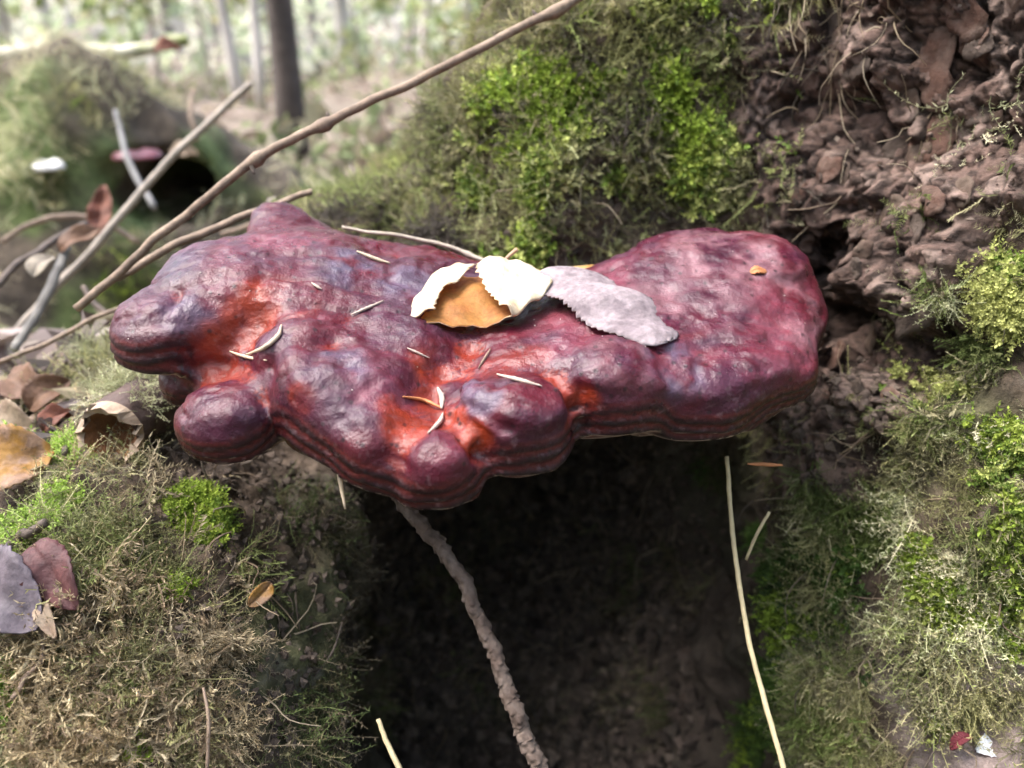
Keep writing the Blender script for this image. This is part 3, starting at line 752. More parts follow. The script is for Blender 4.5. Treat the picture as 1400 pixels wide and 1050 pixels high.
# soil crumbs and root fibres clinging to the wood
def crumbs(name, label, cat, patches, count, size, base, seed, mesh=TM, lift=.3, flat=False, m=None):
    r = np.random.default_rng(seed); V, Q = mesh; w = blobs(V[Q].mean(1), patches)
    P, N = sample(V, Q, w, count, r)
    o8 = np.array([[1, 0, 0], [-1, 0, 0], [0, 1, 0], [0, -1, 0], [0, 0, 1], [0, 0, -1.]])
    t8 = np.array([[0, 2, 4], [2, 1, 4], [1, 3, 4], [3, 0, 4], [2, 0, 5], [1, 2, 5], [3, 1, 5], [0, 3, 5]])
    s = (size[0] + (size[1] - size[0]) * r.uniform(0, 1, len(P)) ** 2.5)
    X = o8[None] * r.uniform(.5, 1.2, (len(P), 6, 1)) * r.uniform(.6, 1.2, (len(P), 1, 3))
    ax_ = unit(r.normal(0, 1, (len(P), 3))); ay = unit(np.cross(ax_, r.normal(0, 1, (len(P), 3)))); az = np.cross(ax_, ay)
    if flat: az = unit(N + r.normal(0, .25, N.shape)); ax_ = unit(np.cross(az, ax_)); ay = np.cross(az, ax_); X[..., 2] *= .28
    X = (X[..., 0:1] * ax_[:, None] + X[..., 1:2] * ay[:, None] + X[..., 2:3] * az[:, None]) * s[:, None, None] + (P + N * (s * lift)[:, None])[:, None]
    T = (t8[None] + (np.arange(len(P)) * 6)[:, None, None]).reshape(-1, 3)
    c = np.array(base)[r.integers(0, len(base), len(P))] * r.uniform(.7, 1.3, (len(P), 1)); c = np.repeat(c, 6, 0)
    o = add(name, X.reshape(-1, 3), T, m or M_WOOD, col=c, smooth=False); tag(o, label, cat, kind='stuff'); return o
crumbs('soil_crumbs', 'crumbly dark soil and rotten wood bits lining the hollow', 'soil',
       H([(600, 800, .12, 1), (800, 800, .12, 1), (750, 1000, .12, 1), (450, 850, .08, 1), (900, 680, .08, 1), (1080, 620, .05, 1), (330, 650, .05, .8), (700, 300, .05, .5), (860, 260, .05, .7), (1150, 560, .04, 1), (760, 250, .05, .4)]),
       9000, (.0008, .0034), [(.07, .052, .04), (.10, .077, .06), (.13, .10, .08), (.08, .06, .048)], 201)
crumbs('bark_crumbs', 'small reddish brown bark flakes between the bark plates', 'bark', [(c, r_, w) for c, r_, w in bark_b], 900, (.0006, .0024),
       [(.085, .055, .041), (.12, .088, .07), (.05, .032, .026), (.16, .125, .10)], 202, lift=.1, flat=True)
crumbs('rotten_wood_bits', 'larger dark rotten wood lumps on the floor and back of the hollow', 'wood bits', H([(600, 820, .08, 1), (760, 850, .09, 1), (720, 980, .09, 1), (560, 1000, .07, 1), (880, 880, .07, 1), (800, 700, .07, 1), (900, 1020, .07, 1)]),
       2600, (.002, .008), [(.045, .034, .027), (.07, .052, .042), (.10, .078, .062), (.035, .028, .022)], 206)
def fibres(name, label, cat, patches, count, ln, rad, base, seed, mixd):
    r = np.random.default_rng(seed); w = blobs(TV[TQ].mean(1), patches); P, N = sample(TV, TQ, w, count, r); parts = []; cs = []
    for p, n in zip(P, N):
        L = r.uniform(*ln); d = unit(n * mixd[0] + np.array([0, 0, 1.]) * mixd[1] + r.normal(0, 1, 3) * mixd[2]); q = [p - n * .001]
        for k in range(4):
            d = unit(d + r.normal(0, .38, 3) + np.array([0, 0, -.22]) - n * .12); q.append(q[-1] + d * L / 4)
        v, f = tube(crom(q, 8), np.linspace(1, .4, 8) * r.uniform(*rad), 3, cap=False); parts.append((v, f))
        cs.append(np.repeat((np.array(base)[r.integers(0, len(base))] * r.uniform(.7, 1.3))[None], len(v), 0))
    V, F = merge(parts); o = add(name, V, F, M_MOSS, col=np.concatenate(cs)); tag(o, label, cat, kind='stuff')
fibres('root_fibres', 'thin tan rootlets and dead moss threads around the hollow and root', 'fibres',
       H([(850, 290, .05, 1), (780, 300, .04, .8), (950, 310, .03, .7), (1130, 30, .04, 1), (1230, 230, .04, .4), (500, 900, .06, .8), (700, 850, .10, .5), (850, 700, .08, .6), (330, 800, .03, 1), (300, 1000, .04, .8), (1200, 700, .05, .6), (1250, 880, .05, .6), (640, 330, .03, .5), (250, 640, .03, .8), (200, 850, .05, .5)]),
       820, (.010, .034), (.00022, .00055), [(.26, .20, .13), (.18, .13, .09), (.33, .27, .19), (.10, .08, .06)], 301, (.7, -.5, .6))

# ------------------------------------------------------------------ twigs, needles, stems
def twig(pts, rads, label, m=None, name='twig', n=40, knots=(), sides=8, cat='twig', group=None, pix=True, wob=.0):
    C = crom([W(*p) for p in pts] if pix else pts, n)
    if wob: C = C + wob * np.stack([fbm(np.stack([np.arange(n) * .13, np.zeros(n) + k * 9.1, np.zeros(n) + len(label)], 1), 2, 7 + k) for k in range(3)], 1)
    rr = np.interp(np.linspace(0, 1, n), np.linspace(0, 1, len(rads)), rads)
    t = np.linspace(0, 1, n)
    for k in knots: rr = rr * (1 + .7 * np.exp(-((t - k) / .012) ** 2))
    V, F = tube(C, rr, sides, lambda a, b: 1 + .10 * np.sin(a * 37 + b * 2) * np.sin(b * 3 + a * 11) + .16 * np.sin(a * 23 + 1.3 * np.sin(a * 57)) * np.sin(a * 71 + b))
    o = add(name, V, F, m or M_TWIG); tag(o, label, cat, group); return o
MM = .001
a_ = twig([(105, 422, .315), (215, 325, .315), (342, 223, .315), (450, 166, .315), (600, 95, .315), (800, -8, .315), (960, -95, .32)], [1.6 * MM, 1.8 * MM, 1.7 * MM, 1.6 * MM], 'long tan twig crossing diagonally above the bracket fungus to the trunk', knots=(.345, .49, .80), n=90, sides=10, wob=.0008)
for q0, q1 in (((342, 223, .315), (348, 238, .314)), ((450, 166, .315), (447, 153, .314)), ((735, 25, .315), (728, 14, .314))):
    V, F = tube(crom([W(*q0), W(*q1)], 5), [1.3 * MM, 1.1 * MM, .9 * MM, .7 * MM, .4 * MM], 6); add('side_bud', V, F, M_TWIGD, parent=a_)
twig([(20, 455, .50), (130, 335, .52), (235, 215, .54), (343, 113, .56)], [2.5 * MM, 2.6 * MM, 2.4 * MM], 'pale stick slanting up behind the long diagonal twig', mat('pale_stick', (.29, .245, .20), rough=.75, nscale=120), n=40, wob=.001)
twig([(160, 380, .325), (230, 340, .33), (330, 297, .34), (427, 263, .345)], [1.5 * MM, 1.7 * MM, 1.3 * MM], 'thinner brown twig branching under the long diagonal twig', n=40, wob=.0006)
twig([(-10, 500, .36), (70, 465, .36), (150, 425, .365), (250, 400, .37)], [1.1 * MM, 1.1 * MM, .9 * MM], 'thin grey twig running to the left edge beside the bracket', n=40, wob=.0008)
bt = [(468, 312, .318), (520, 318, .318), (600, 333, .322), (650, 352, .322), (700, 368, .318), (745, 374, .315), (800, 376, .315), (850, 371, .318), (893, 357, .325)]
twig(bt, [.6 * MM, .8 * MM, .9 * MM, .8 * MM, .6 * MM], 'thin pale twig lying along the back edge of the bracket', mat('bleached_twig', (.42, .35, .28), rough=.7, nscale=200), n=70, knots=(.35, .62), wob=.0006)
# thick knotted spruce twig below the bracket
C = crom([W(515, 640, .275), W(550, 690, .262), W(615, 765, .255), W(668, 875, .248), W(705, 975, .243), W(738, 1060, .240), W(760, 1150, .240)], 420)
rp_ = np.random.default_rng(8); NPEG = 300
pg_s = (np.arange(NPEG) + rp_.uniform(-.5, .5, NPEG)) / NPEG; pg_t = (np.arange(NPEG) * 2.3999 + rp_.normal(0, .16, NPEG)) % (2 * math.pi); pg_h = rp_.uniform(.12, .48, NPEG)
def pegs(a, b):
    out = np.full((a.shape[0], b.shape[1]), .86) + .07 * np.sin(a * 31 + 2 * np.sin(a * 13) + b) + .05 * np.sin(a * 170 + b * 5)
    for s_, t_, h_ in zip(pg_s, pg_t, pg_h):
        ds = (a - s_) / .013; dt = (np.abs((b - t_ + math.pi) % (2 * math.pi) - math.pi)) / .48
        out = np.maximum(out, .84 + h_ * np.clip(1 - dt * dt, 0, 1) * np.clip(1 - np.where(ds > 0, ds * 2.2, -ds * .75), 0, 1))
    return out
C = C + .0010 * np.stack([fbm(np.stack([np.arange(420) * .035, np.zeros(420) + 9 * q, np.zeros(420)], 1), 3, 5 + q) for q in range(3)], 1)
V, F = tube(C, np.interp(np.linspace(0, 1, 420), [0, .25, .5, .7, 1], [2.0 * MM, 2.4 * MM, 2.3 * MM, 2.6 * MM, 2.7 * MM]), 30, pegs)
tag(add('spruce_twig', V, F, M_SPRUCE), 'thick rough bare spruce twig with leaf pegs hanging below the bracket', 'twig')
twig([(994, 624, .285), (1003, 740, .280), (1025, 880, .268), (1072, 1052, .252), (1090, 1120, .25)], [.75 * MM, .85 * MM, .9 * MM, .95 * MM], 'long pale grass stalk leaning in front of the right buttress', M_STRAW, name='grass_stalk', cat='grass stalk', n=50, sides=7)
twig([(1022, 634, .282), (1070, 636, .282)], [.3 * MM, .7 * MM, .7 * MM, .3 * MM], 'short orange needle beside the tip of the pale grass stalk', M_NEEDLEO, name='needle', cat='needle', n=12)
twig([(1052, 700, .29), (1035, 730, .29), (1020, 765, .292)], [.5 * MM, .6 * MM, .5 * MM], 'short dull stalk next to the long grass stalk', M_STRAW, name='grass_stalk', cat='grass stalk', n=12)
twig([(454, 605, .236), (462, 640, .233), (472, 696, .232)], [.5 * MM, .75 * MM, .7 * MM, .3 * MM], 'pale needle dangling under the front rim of the bracket', M_NEEDLE, name='needle', cat='needle', n=16)
twig([(517, 983, .25), (530, 1018, .248), (548, 1056, .245), (560, 1090, .245)], [.7 * MM, .9 * MM, .9 * MM], 'tan stalk at the bottom edge left of the spruce twig', M_STRAW, name='grass_stalk', cat='grass stalk', n=16)
twig([(468, 850, .29), (455, 890, .285), (430, 925, .28)], [.3 * MM, .4 * MM, .3 * MM], 'fine brown hair root curving in the hollow', M_TWIGD, name='rootlet', cat='root', n=16)
twig([(278, 940, .235), (285, 985, .232), (283, 1055, .23)], [.4 * MM, .6 * MM, .5 * MM], 'upright grey dead stem on the mound at the bottom', M_TWIG, name='dead_stem', cat='stem', n=16)
# litter sticks at the left
LS = [([(0, 752, .285), (65, 715, .29)], 1.6, 'short grey green stick pointing right below the moss cushion', M_TWIGD),
      ([(15, 935, .255), (55, 880, .26), (95, 848, .265)], .8, 'thin bent straw in front of the purple grey leaf', M_STRAW),
      ([(0, 870, .26), (40, 850, .265), (75, 868, .262)], .9, 'pale stalk lying over the lower left litter', M_STRAW),
      ([(25, 950, .25), (48, 905, .255), (62, 850, .262)], .8, 'slim upright dead stalk at the lower left', M_TWIG),
      ([(50, 765, .275), (95, 810, .27), (118, 835, .27)], .9, 'brown leaf stalk between the two lower left leaves', M_TWIG),
      ([(0, 620, .36), (55, 575, .37), (115, 540, .37)], 2.2, 'grey stick left of the broken branch end', M_TWIG),
      ([(20, 480, .42), (55, 420, .44), (80, 370, .46), (95, 340, .48)], 2.8, 'thick grey lichen covered stick among the litter', mat('lichen_stick', (.19, .175, .155), rough=.9, nscale=80, namp=.5, bump=.6, bscale=120, bdist=.003)),
      ([(-10, 400, .42), (30, 360, .44), (70, 330, .47), (120, 305, .5)], 2.2, 'dark grey stick at the left edge under the litter', M_TWIGD),
      ([(30, 560, .38), (70, 480, .40), (130, 440, .42)], 1.6, 'brown forked twig end in the left litter', M_TWIGD),
      ([(60, 520, .38), (100, 570, .37), (85, 620, .36)], 1.2, 'thin drooping twig behind the broken branch end', M_TWIGD),
      ([(5, 540, .40), (45, 500, .41), (110, 470, .42)], 1.3, 'slender tan twig lying over the left litter', M_TWIG),
      ([(0, 330, .60), (60, 300, .62), (130, 300, .64), (190, 330, .64)], 2.4, 'grey branch lying on the ground below the mossy log', M_TWIG),
      ([(300, 320, .55), (400, 292, .56), (470, 300, .56)], 2.0, 'low tan twig on the moss behind the bracket', M_TWIG),
      ([(115, 395, .45), (150, 430, .44), (215, 440, .43)], 1.8, 'dark twig tucked under the left lobe', M_TWIGD),
      ([(158, 150, .98), (165, 190, .97), (185, 240, .95), (208, 285, .93)], 3.6, 'pale curved stick standing before the hollow of the mossy log', mat('grey_stick', (.22, .21, .20), rough=.8, nscale=60)),
      ([(268, 120, 1.0), (262, 160, .98), (270, 190, .98)], 3.0, 'thin upright stem against the mossy log', M_TWIG)]
for pts, rmm, lab, m in LS: twig(pts if pts[0][2] > .39 else [(a, b, float(ghit(a, b) @ CF) - .008) for a, b, _ in pts], [rmm * MM * .8, rmm * MM, rmm * MM * .9], lab, m, n=24, wob=.0015 if rmm < 3 else .003)

# ------------------------------------------------------------------ leaves
def leaf_geo(L, Wd, deform, serr=.05, ns=13, nv=40, nu=14, th=.00022, prof=(.6, .75)):
    v = np.linspace(0, 1, nv); u = np.linspace(-1, 1, nu + 1)
    w = v ** prof[0] * (1 - v) ** prof[1]; w = Wd * w / w.max() + .0004
    saw = ((v * ns) % 1.0)
    U, Vv = np.meshgrid(u, v)
    X = U * (w * 1.0)[:, None] * (1 + serr * (saw - .5)[:, None] * np.abs(U) ** 6 * 2)
    Y = np.repeat((v * L)[:, None], nu + 1, 1); Zz = np.zeros_like(X)
    vein = -.0006 * np.exp(-(U / .05) ** 2) - .00035 * (np.sin((Vv * 9 + np.abs(U) * 2.2) * 2 * math.pi) > .75)
    x, y, z = deform(X, Y, Zz + vein, U, Vv)
    P = np.stack([x, y, z], -1); du = np.gradient(P, axis=1); dv = np.gradient(P, axis=0); nn = unit(np.cross(du, dv))
    A = (P + nn * th).reshape(-1, 3); B = (P - nn * th).reshape(-1, 3); m = nu + 1; n = nv * m
    i = np.arange(nv - 1)[:, None] * m; j = np.arange(nu)[None]
    Q = np.stack([i + j, i + j + 1, i + m + j + 1, i + m + j], 2).reshape(-1, 4)
    ring = np.concatenate([np.arange(m), np.arange(1, nv) * m + nu, (nv - 1) * m + np.arange(nu - 1, -1, -1), np.arange(nv - 2, 0, -1) * m])
    e = np.stack([np.roll(ring, -1), ring, ring + n, np.roll(ring, -1) + n], 1)
    F = np.concatenate([Q, Q[:, ::-1] + n, e]); fm = np.concatenate([np.zeros(len(Q)), np.ones(len(Q)), np.ones(len(e))])
    return np.concatenate([A, B]), F, fm
def basis(o, ydir, zdir):
    y = unit(np.asarray(ydir, float)); z = np.asarray(zdir, float); z = unit(z - y * (z @ y)); x = np.cross(y, z)
    return lambda V: np.asarray(o) + V[:, :1] * x + V[:, 1:2] * y + V[:, 2:] * z
def leaf(name, label, o, ydir, zdir, L, Wd, mats, deform, stalk=None, cat='leaf', **kw):
    V, F, fm = leaf_geo(L, Wd, deform, **kw); T = basis(o, ydir, zdir)
    ob = add(name, T(V), F, mats, fmat=fm); tag(ob, label, cat)
    if stalk is not None:
        v, f_ = tube(crom(stalk, 14), np.linspace(.45, .8, 14) * MM, 6); add('stalk', v, f_, M_STALK, parent=ob)
    return ob
M_PALELEAF = mat('pale_leaves', attr=True, rough=.6, namp=.1, trans=.5)
def leafmat(name, c, c2, trans=.3, rough=.6): return mat(name, c, rough=rough, nscale=260, namp=.45, second=c2, sscale=140, trans=trans, bump=.6, bscale=420, bdist=.0009)
M_STALK = mat('leaf_stalk', (.42, .25, .16), rough=.6, nscale=200)
M_BI = leafmat('birch_inside', (.52, .25, .07), (.38, .16, .05), .45); M_BO = leafmat('birch_outside', (.86, .76, .57), (.74, .58, .36), .35)
M_GR = leafmat('grey_leaf', (.30, .245, .255), (.19, .15, .16), .1, .85); M_GRU = leafmat('grey_leaf_under', (.16, .10, .09), (.12, .07, .06), .15)
# folded pale birch leaf: both sides folded up and over the middle
def birch_geo():
    nv, nl, nb_, nr = 44, 12, 16, 20; rows = []
    r = np.random.default_rng(4)
    for i in range(nv):
        v = i / (nv - 1); sw = ((v * 11 + .6 * math.sin(v * 9)) % 1.0 - .5) * r.uniform(.5, 1.6)
        lo = -1.55 - .70 * v ** .8; lf = -.30 - 1.15 * v - .10 * sw + .12 * math.sin(v * 7)
        ro = 2.45 - 1.50 * v ** 1.6; rf = -.15 + .85 * v ** 1.5 - .12 * sw - .18 * math.sin(v * 3.1)
        ends = .9 + .1 * math.sin(v * math.pi)
        P = []
        for k in range(nl): t = k / nl; P.append((lf + (lo - lf) * t, .42 - .30 * t + .12 * math.sin(t * 3.1)))
        for k in range(nb_): t = k / nb_; P.append((lo + (ro - lo) * t, -.10 * math.sin(t * 3.14)))
        for k in range(nr + 1): t = k / nr; P.append((ro + (rf - ro) * t, .10 + .38 * t + .14 * math.sin(t * 3.1)))
        P = np.array(P)
        for _ in range(4): P[1:-1] = (P[:-2] + 2 * P[1:-1] + P[2:]) / 4
        y = 1.35 - 2.75 * v; z = .85 - .85 * v ** 1.2
        und = .09 * np.sin(P[:, 0] * 2.7 + v * 5) + .06 * np.sin(P[:, 0] * 6 - v * 9) + .03 * np.sin(P[:, 0] * 13 + v * 4)
        rows.append(np.stack([P[:, 0] * ends, y + .10 * np.sin(P[:, 0] * 2 + 1) + .05 * sw * 0, P[:, 1] + z + und], 1))
    P = np.array(rows) * C_; nu = P.shape[1] - 1
    du = np.gradient(P, axis=1); dv = np.gradient(P, axis=0); nn = unit(np.cross(dv, du)); th = .00018
    m = nu + 1; n = nv * m; A = (P + nn * th).reshape(-1, 3); B = (P - nn * th).reshape(-1, 3)
    i = np.arange(nv - 1)[:, None] * m; j = np.arange(nu)[None]
    Q = np.stack([i + j, i + m + j, i + m + j + 1, i + j + 1], 2).reshape(-1, 4)
    ring = np.concatenate([np.arange(m), np.arange(1, nv) * m + nu, (nv - 1) * m + np.arange(nu - 1, -1, -1), np.arange(nv - 2, 0, -1) * m])
    e = np.stack([ring, np.roll(ring, -1), np.roll(ring, -1) + n, ring + n], 1)
    return np.concatenate([A, B]) * np.array([1.18, 1.05, .95]), np.concatenate([Q, Q[:, ::-1] + n, e]), np.concatenate([np.zeros(len(Q)), np.ones(len(Q)), np.ones(len(e))])
pc, _ = fhit(655, 430)
V, F, fm = birch_geo()
bl = add('birch_leaf', V + pc + np.array([.0012, .0, .0022]), F, [M_BI, M_BO], fmat=fm)
tag(bl, 'pale cream birch leaf folded over itself with orange inside, lying on the bracket', 'leaf')
q0 = pc + np.array([.006, .0125, .0095]); v_, f_ = tube(crom([q0 - np.array([.003, .006, .002]), q0, q0 + np.array([.003, .004, .005]), q0 + np.array([.007, .005, .0085])], 14), np.linspace(.5, .85, 14) * MM, 6); add('stalk', v_, f_, M_STALK, parent=bl)
p0, _ = fhit(752, 396); p1, _ = fhit(912, 478)
p1 = p1 + np.array([0, 0, .002]); p0 = p0 + np.array([0, .002, .0075])
def greyd(X, Y, Z, U, V): return X, Y, Z + .0045 * np.sin(V * 3.1) - .25 * np.abs(X) * np.abs(U) + .0012 * np.sin(Y * 260 + X * 90)
leaf('grey_leaf', 'matte grey pink serrated leaf lying beside the birch leaf', p0, p1 - p0, (.12, -.12, 1), np.linalg.norm(p1 - p0), .0150, [M_GR, M_GRU], greyd, serr=.05, ns=26, nv=90, prof=(.40, .42))
# twisted yellow strip along the back
def strip(pts, wid, tw, label, mats, name='leaf_strip', cat='leaf'):
    C = crom([W(*p) for p in pts], 40); T, A, B = frames(C); t = np.linspace(0, 1, 40); a = tw[0] + (tw[1] - tw[0]) * t
    S = np.cos(a)[:, None] * A + np.sin(a)[:, None] * B; nn = np.cross(T, S); w = (wid * np.sin(np.clip(t * .94 + .03, 0, 1) * math.pi) ** .5)[:, None]
    V = np.stack([C + S * w, C + nn * .0006, C - S * w, C - nn * .0003], 1).reshape(-1, 3); i = np.arange(39)[:, None] * 4; j = np.arange(4)[None]; j2 = (j + 1) % 4
    Q = np.stack([i + j, i + j2, i + 4 + j2, i + 4 + j], 2).reshape(-1, 4)
    tag(add(name, V, Q, mats), label, cat)
strip([(690, 362, .312), (740, 376, .306), (790, 374, .306), (830, 370, .309), (858, 368, .312)], .0030, (.4, 2.2), 'curled ochre leaf strip tucked behind the grey leaf', leafmat('ochre_leaf', (.55, .32, .09), (.62, .45, .2)))
# needles and scraps lying on the bracket
def on_f(pts, lift=.0006):
    out = []
    for a, b in pts:
        p, n = fhit(a, b); out.append(p + n * lift if p is not None else W(a, b, .26))
    return out
M_WHITE = mat('bleached_scrap', (.42, .34, .28), rough=.7, nscale=300, namp=.2)
for pts, rr, lab, m in [([(339, 486), (362, 476), (380, 462), (386, 446)], .75, 'curved whitish needle on the left lobes of the bracket', M_NEEDLE),
                     ([(315, 481), (340, 489), (366, 492)], .55, 'thin straight needle meeting the curved one on the left lobes', M_NEEDLE),
                     ([(550, 543), (578, 549), (606, 559)], .6, 'orange brown needle above the lowest front lobe', M_NEEDLEO),
                     ([(680, 514), (708, 522), (740, 530)], .65, 'white needle on the middle front lobe', M_WHITE),
                     ([(487, 345), (508, 354), (533, 362)], .7, 'pale needle near the back edge of the bracket', M_NEEDLE),
                     ([(600, 531), (606, 545), (606, 560)], .9, 'white bark scrap at the cleft of the front lobes', M_WHITE),
                     ([(587, 594), (600, 580), (608, 566)], .7, 'slanted white scrap below the orange needle', M_WHITE),
                     ([(655, 505), (664, 492), (672, 478)], .4, 'fine brown stalk below the birch leaf', M_TWIG),
                     ([(556, 477), (570, 483), (586, 490)], .4, 'tiny pale sliver left of the birch leaf', M_WHITE),
                     ([(426, 388), (433, 393), (440, 397)], .5, 'tiny white chip on the left half of the bracket', M_WHITE),
                     ([(480, 432), (500, 424), (525, 413)], .5, 'short white fibre on the grey patch of the bracket', M_WHITE)]:
    twig(on_f(pts), [rr * .4 * MM, rr * MM, rr * MM, rr * .35 * MM], lab, m, name='needle' if 'needle' in lab else 'scrap', cat='needle' if 'needle' in lab else 'scrap', n=16, sides=6, pix=False)
crumbs('dust_specks', 'tiny white specks and crumbs dusting the top of the bracket fungus', 'debris', [(W(640, 470, .27), .14, 1)], 260, (.0001, .00045), [(.6, .55, .5), (.4, .33, .3), (.05, .03, .03)], 205, mesh=(FV, FQ[FN[FQ].mean(1)[:, 2] > .45]))
# pale torn patch on the right hump
p, n_ = fhit(1045, 375)
def flat(X, Y, Z, U, V): return X, Y, Z + .0008 * np.sin(V * 3.1) + .0005 * np.sin(Y * 900)
leaf('scrap', 'small torn orange and white flake on the right hump of the bracket', p + n_ * .0006 - np.array([.005, 0, 0]), (1, .25, .12), n_, .006, .0013, [M_NEEDLEO, M_NEEDLEO], flat, serr=.2, ns=5, cat='scrap')
def dep(px, py, off): return W(px, py, float(ghit(px, py) @ CF) - off)
# leaves in the litter on the left
def curl(k, s=0.0): return lambda X, Y, Z, U, V: (X, Y, Z + .30 * np.abs(X) + .0012 * np.sin(Y * 330 - X * 210) + k * .30 * np.abs(X * U) + s * np.sin(V * 3.1) * .004 + .0015 * np.sin(Y * 170 + X * 130))
YL = leafmat('yellow_leaf', (.38, .20, .045), (.32, .20, .13)); PG = leafmat('purple_grey_leaf', (.125, .10, .115), (.075, .06, .07), .1); DR = leafmat('dark_red_leaf', (.075, .026, .026), (.11, .042, .04), .15)
BRN = leafmat('brown_leaf', (.20, .11, .065), (.15, .08, .05)); TN_ = leafmat('tan_leaf', (.34, .26, .18), (.27, .19, .13)); RB = leafmat('rust_leaf', (.20, .07, .04), (.15, .055, .032))
for nm, lab, o, e, z, wd, ms, df in [
    ('fallen_leaf', 'yellow and tan leaf lying above the vivid moss cushion', (-25, 655, .335), (75, 615, .35), (.15, -.5, .8), .012, YL, curl(.6, .3)),
    ('fallen_leaf', 'broad purple grey leaf at the lower left edge', (-45, 775, .285), (50, 860, .265), (.1, -.55, .75), .0115, PG, curl(.4, .4)),
    ('fallen_leaf', 'dark red brown leaf standing behind the purple grey leaf', (45, 745, .28), (103, 832, .272), (.3, -.8, .45), .007, DR, curl(-.5, .3)),
    ('fallen_leaf', 'slender dark brown leaf by the thick grey stick', (82, 345, .47), (138, 312, .48), (.1, -.5, .8), .006, BRN, curl(.5, .5)),
    ('fallen_leaf', 'small upright rust coloured leaf before the mossy log', (133, 322, .62), (143, 255, .64), (.3, -.9, .2), .008, RB, curl(.8, .2)),
    ('fallen_leaf', 'small cream leaf scrap on the left litter', (45, 378, .42), (72, 350, .43), (.1, -.6, .8), .006, mat('cream_leaf', (.26, .22, .17), nscale=200), curl(.5, .2)),
    ('fallen_leaf', 'curled brown leaf below the thin grey twig', (40, 560, .37), (95, 520, .385), (.2, -.6, .7), .007, BRN, curl(1.2, .5)),
    ('fallen_leaf', 'pale tan leaf tucked under the left litter sticks', (-15, 600, .37), (50, 585, .37), (.0, -.6, .8), .012, TN_, curl(.6, .3)),
    ('fallen_leaf', 'rust leaf pressed against the broken branch end', (60, 590, .345), (100, 560, .35), (.2, -.7, .6), .005, RB, curl(.7, .3)),
    ('fallen_leaf', 'small ochre leaf caught in the shaded moss of the mound', (340, 828, .252), (368, 798, .252), (.3, -.8, .4), .0025, YL, curl(.4, .1)),
    ('fallen_leaf', 'white narrow leaf sliver beside the purple grey leaf', (62, 825, .268), (75, 872, .262), (.2, -.8, .5), .002, TN_, curl(.5, .1)),
    ('fallen_leaf', 'brown leaf lying flat on the litter above the yellow leaf', (10, 520, .40), (60, 545, .39), (.0, -.5, .85), .008, BRN, curl(.6, .6))]:
    a0, e0 = (dep(o[0], o[1], .012), dep(e[0], e[1], .016)) if o[2] < .41 else (W(*o), W(*e))
    if np.linalg.norm(e0 - a0) > .06: e0 = a0 + unit(e0 - a0) * .05
    leaf(nm, lab, a0, e0 - a0, z, np.linalg.norm(e0 - a0), wd, [ms, ms], df, nv=30, nu=10, prof=(.55, .8), serr=.06, ns=9)
# broken hollow branch end left of the bracket
ba, bb = W(215, 548, .315), W(150, 592, .286)
br = empty('broken_branch', ba)
tag(br, 'broken hollow branch end poking out left of the bracket under pale moss', 'branch')
Cb = crom([ba, (ba + bb) / 2 + np.array([0, 0, .001]), bb], 14)
def rough_(a, b): return 1 + .05 * np.sin(b * 5 + a * 6) + .04 * np.sin(b * 11 - a * 17)
V, F = tube(Cb, np.linspace(.0120, .0104, 14), 28, rough_, cap=False); add('bark', V, F, mat('stub_bark', (.085, .055, .046), rough=.75, nscale=90, namp=.5, bump=.6, bscale=180, bdist=.002), parent=br)
_st = (V.copy(), F[0]); T_, A_, B_ = frames(Cb); th = np.arange(36) / 36 * 2 * math.pi; rj = np.random.default_rng(9)
jag = rj.uniform(-.0035, .0035, 36) + .002 * np.sin(th * 3)
def ringpts(c, rad, push): return np.array([c + T_[-1] * push[k] + rad[k] * (math.cos(th[k]) * A_[-1] + math.sin(th[k]) * B_[-1]) for k in range(36)])
R0 = ringpts(bb, .0112 + 0 * th, -.003 + 0 * th); R1 = ringpts(bb, .0116 + rj.uniform(-.001, .0012, 36), jag + .001); R2 = ringpts(bb, .0093 + rj.uniform(-.0012, .0012, 36), jag * .8); R3 = ringpts(bb, .0070 + 0 * th, -.006 + 0 * th)
k = np.arange(36); qs = [np.stack([i * 36 + k, i * 36 + (k + 1) % 36, (i + 1) * 36 + (k + 1) % 36, (i + 1) * 36 + k], 1) for i in range(2)]
add('torn_rim', np.concatenate([R0, R1, R2]), np.concatenate(qs), mat('torn_wood', (.36, .27, .19), rough=.8, nscale=150, namp=.3, bump=.6, bscale=400, bdist=.001), parent=br, smooth=False)
Rr = [R2 - T_[-1] * .0003, R3, ringpts(bb, .0045 + rj.uniform(-.001, .001, 36), -.010 + rj.uniform(-.002, .002, 36)), ringpts(bb, .0005 + 0 * th, -.008 + 0 * th)]
add('core', np.concatenate(Rr), np.concatenate([np.stack([i * 36 + k, i * 36 + (k + 1) % 36, (i + 1) * 36 + (k + 1) % 36, (i + 1) * 36 + k], 1) for i in range(3)]), mat('rotten_core', (.17, .075, .03), rough=.9, nscale=150, namp=.5, bump=.8, bscale=260, bdist=.002), parent=br)
moss('moss', 'pale moss on the upper side of the stub', (_st[0], _st[1]), [(ba + np.array([-.01, 0, .012]), .022, 1), ((ba + bb) / 2 + np.array([0, 0, .011]), .016, 1)], 900, PALE, (.006, .012), P_STRING, (.7, -.2, .6), 131, parent=br, cut=.6)
p, n_ = thit(1335, 1030)
leaf('fallen_leaf', 'small bluish white leaf fragment at the bottom right corner', p + n_ * .002, (.9, .1, -.3), n_, .013, .005, [mat('blue_white', (.70, .74, .80), nscale=200), DR], curl(.8, .5))
leaf('fallen_leaf', 'small crimson leaf fragment at the bottom right corner', p + n_ * .0015 + np.array([-.009, 0, .001]), (.7, .1, .3), n_, .008, .0018, [mat('crimson_leaf', (.13, .022, .03), nscale=200), DR], curl(.8, .5))

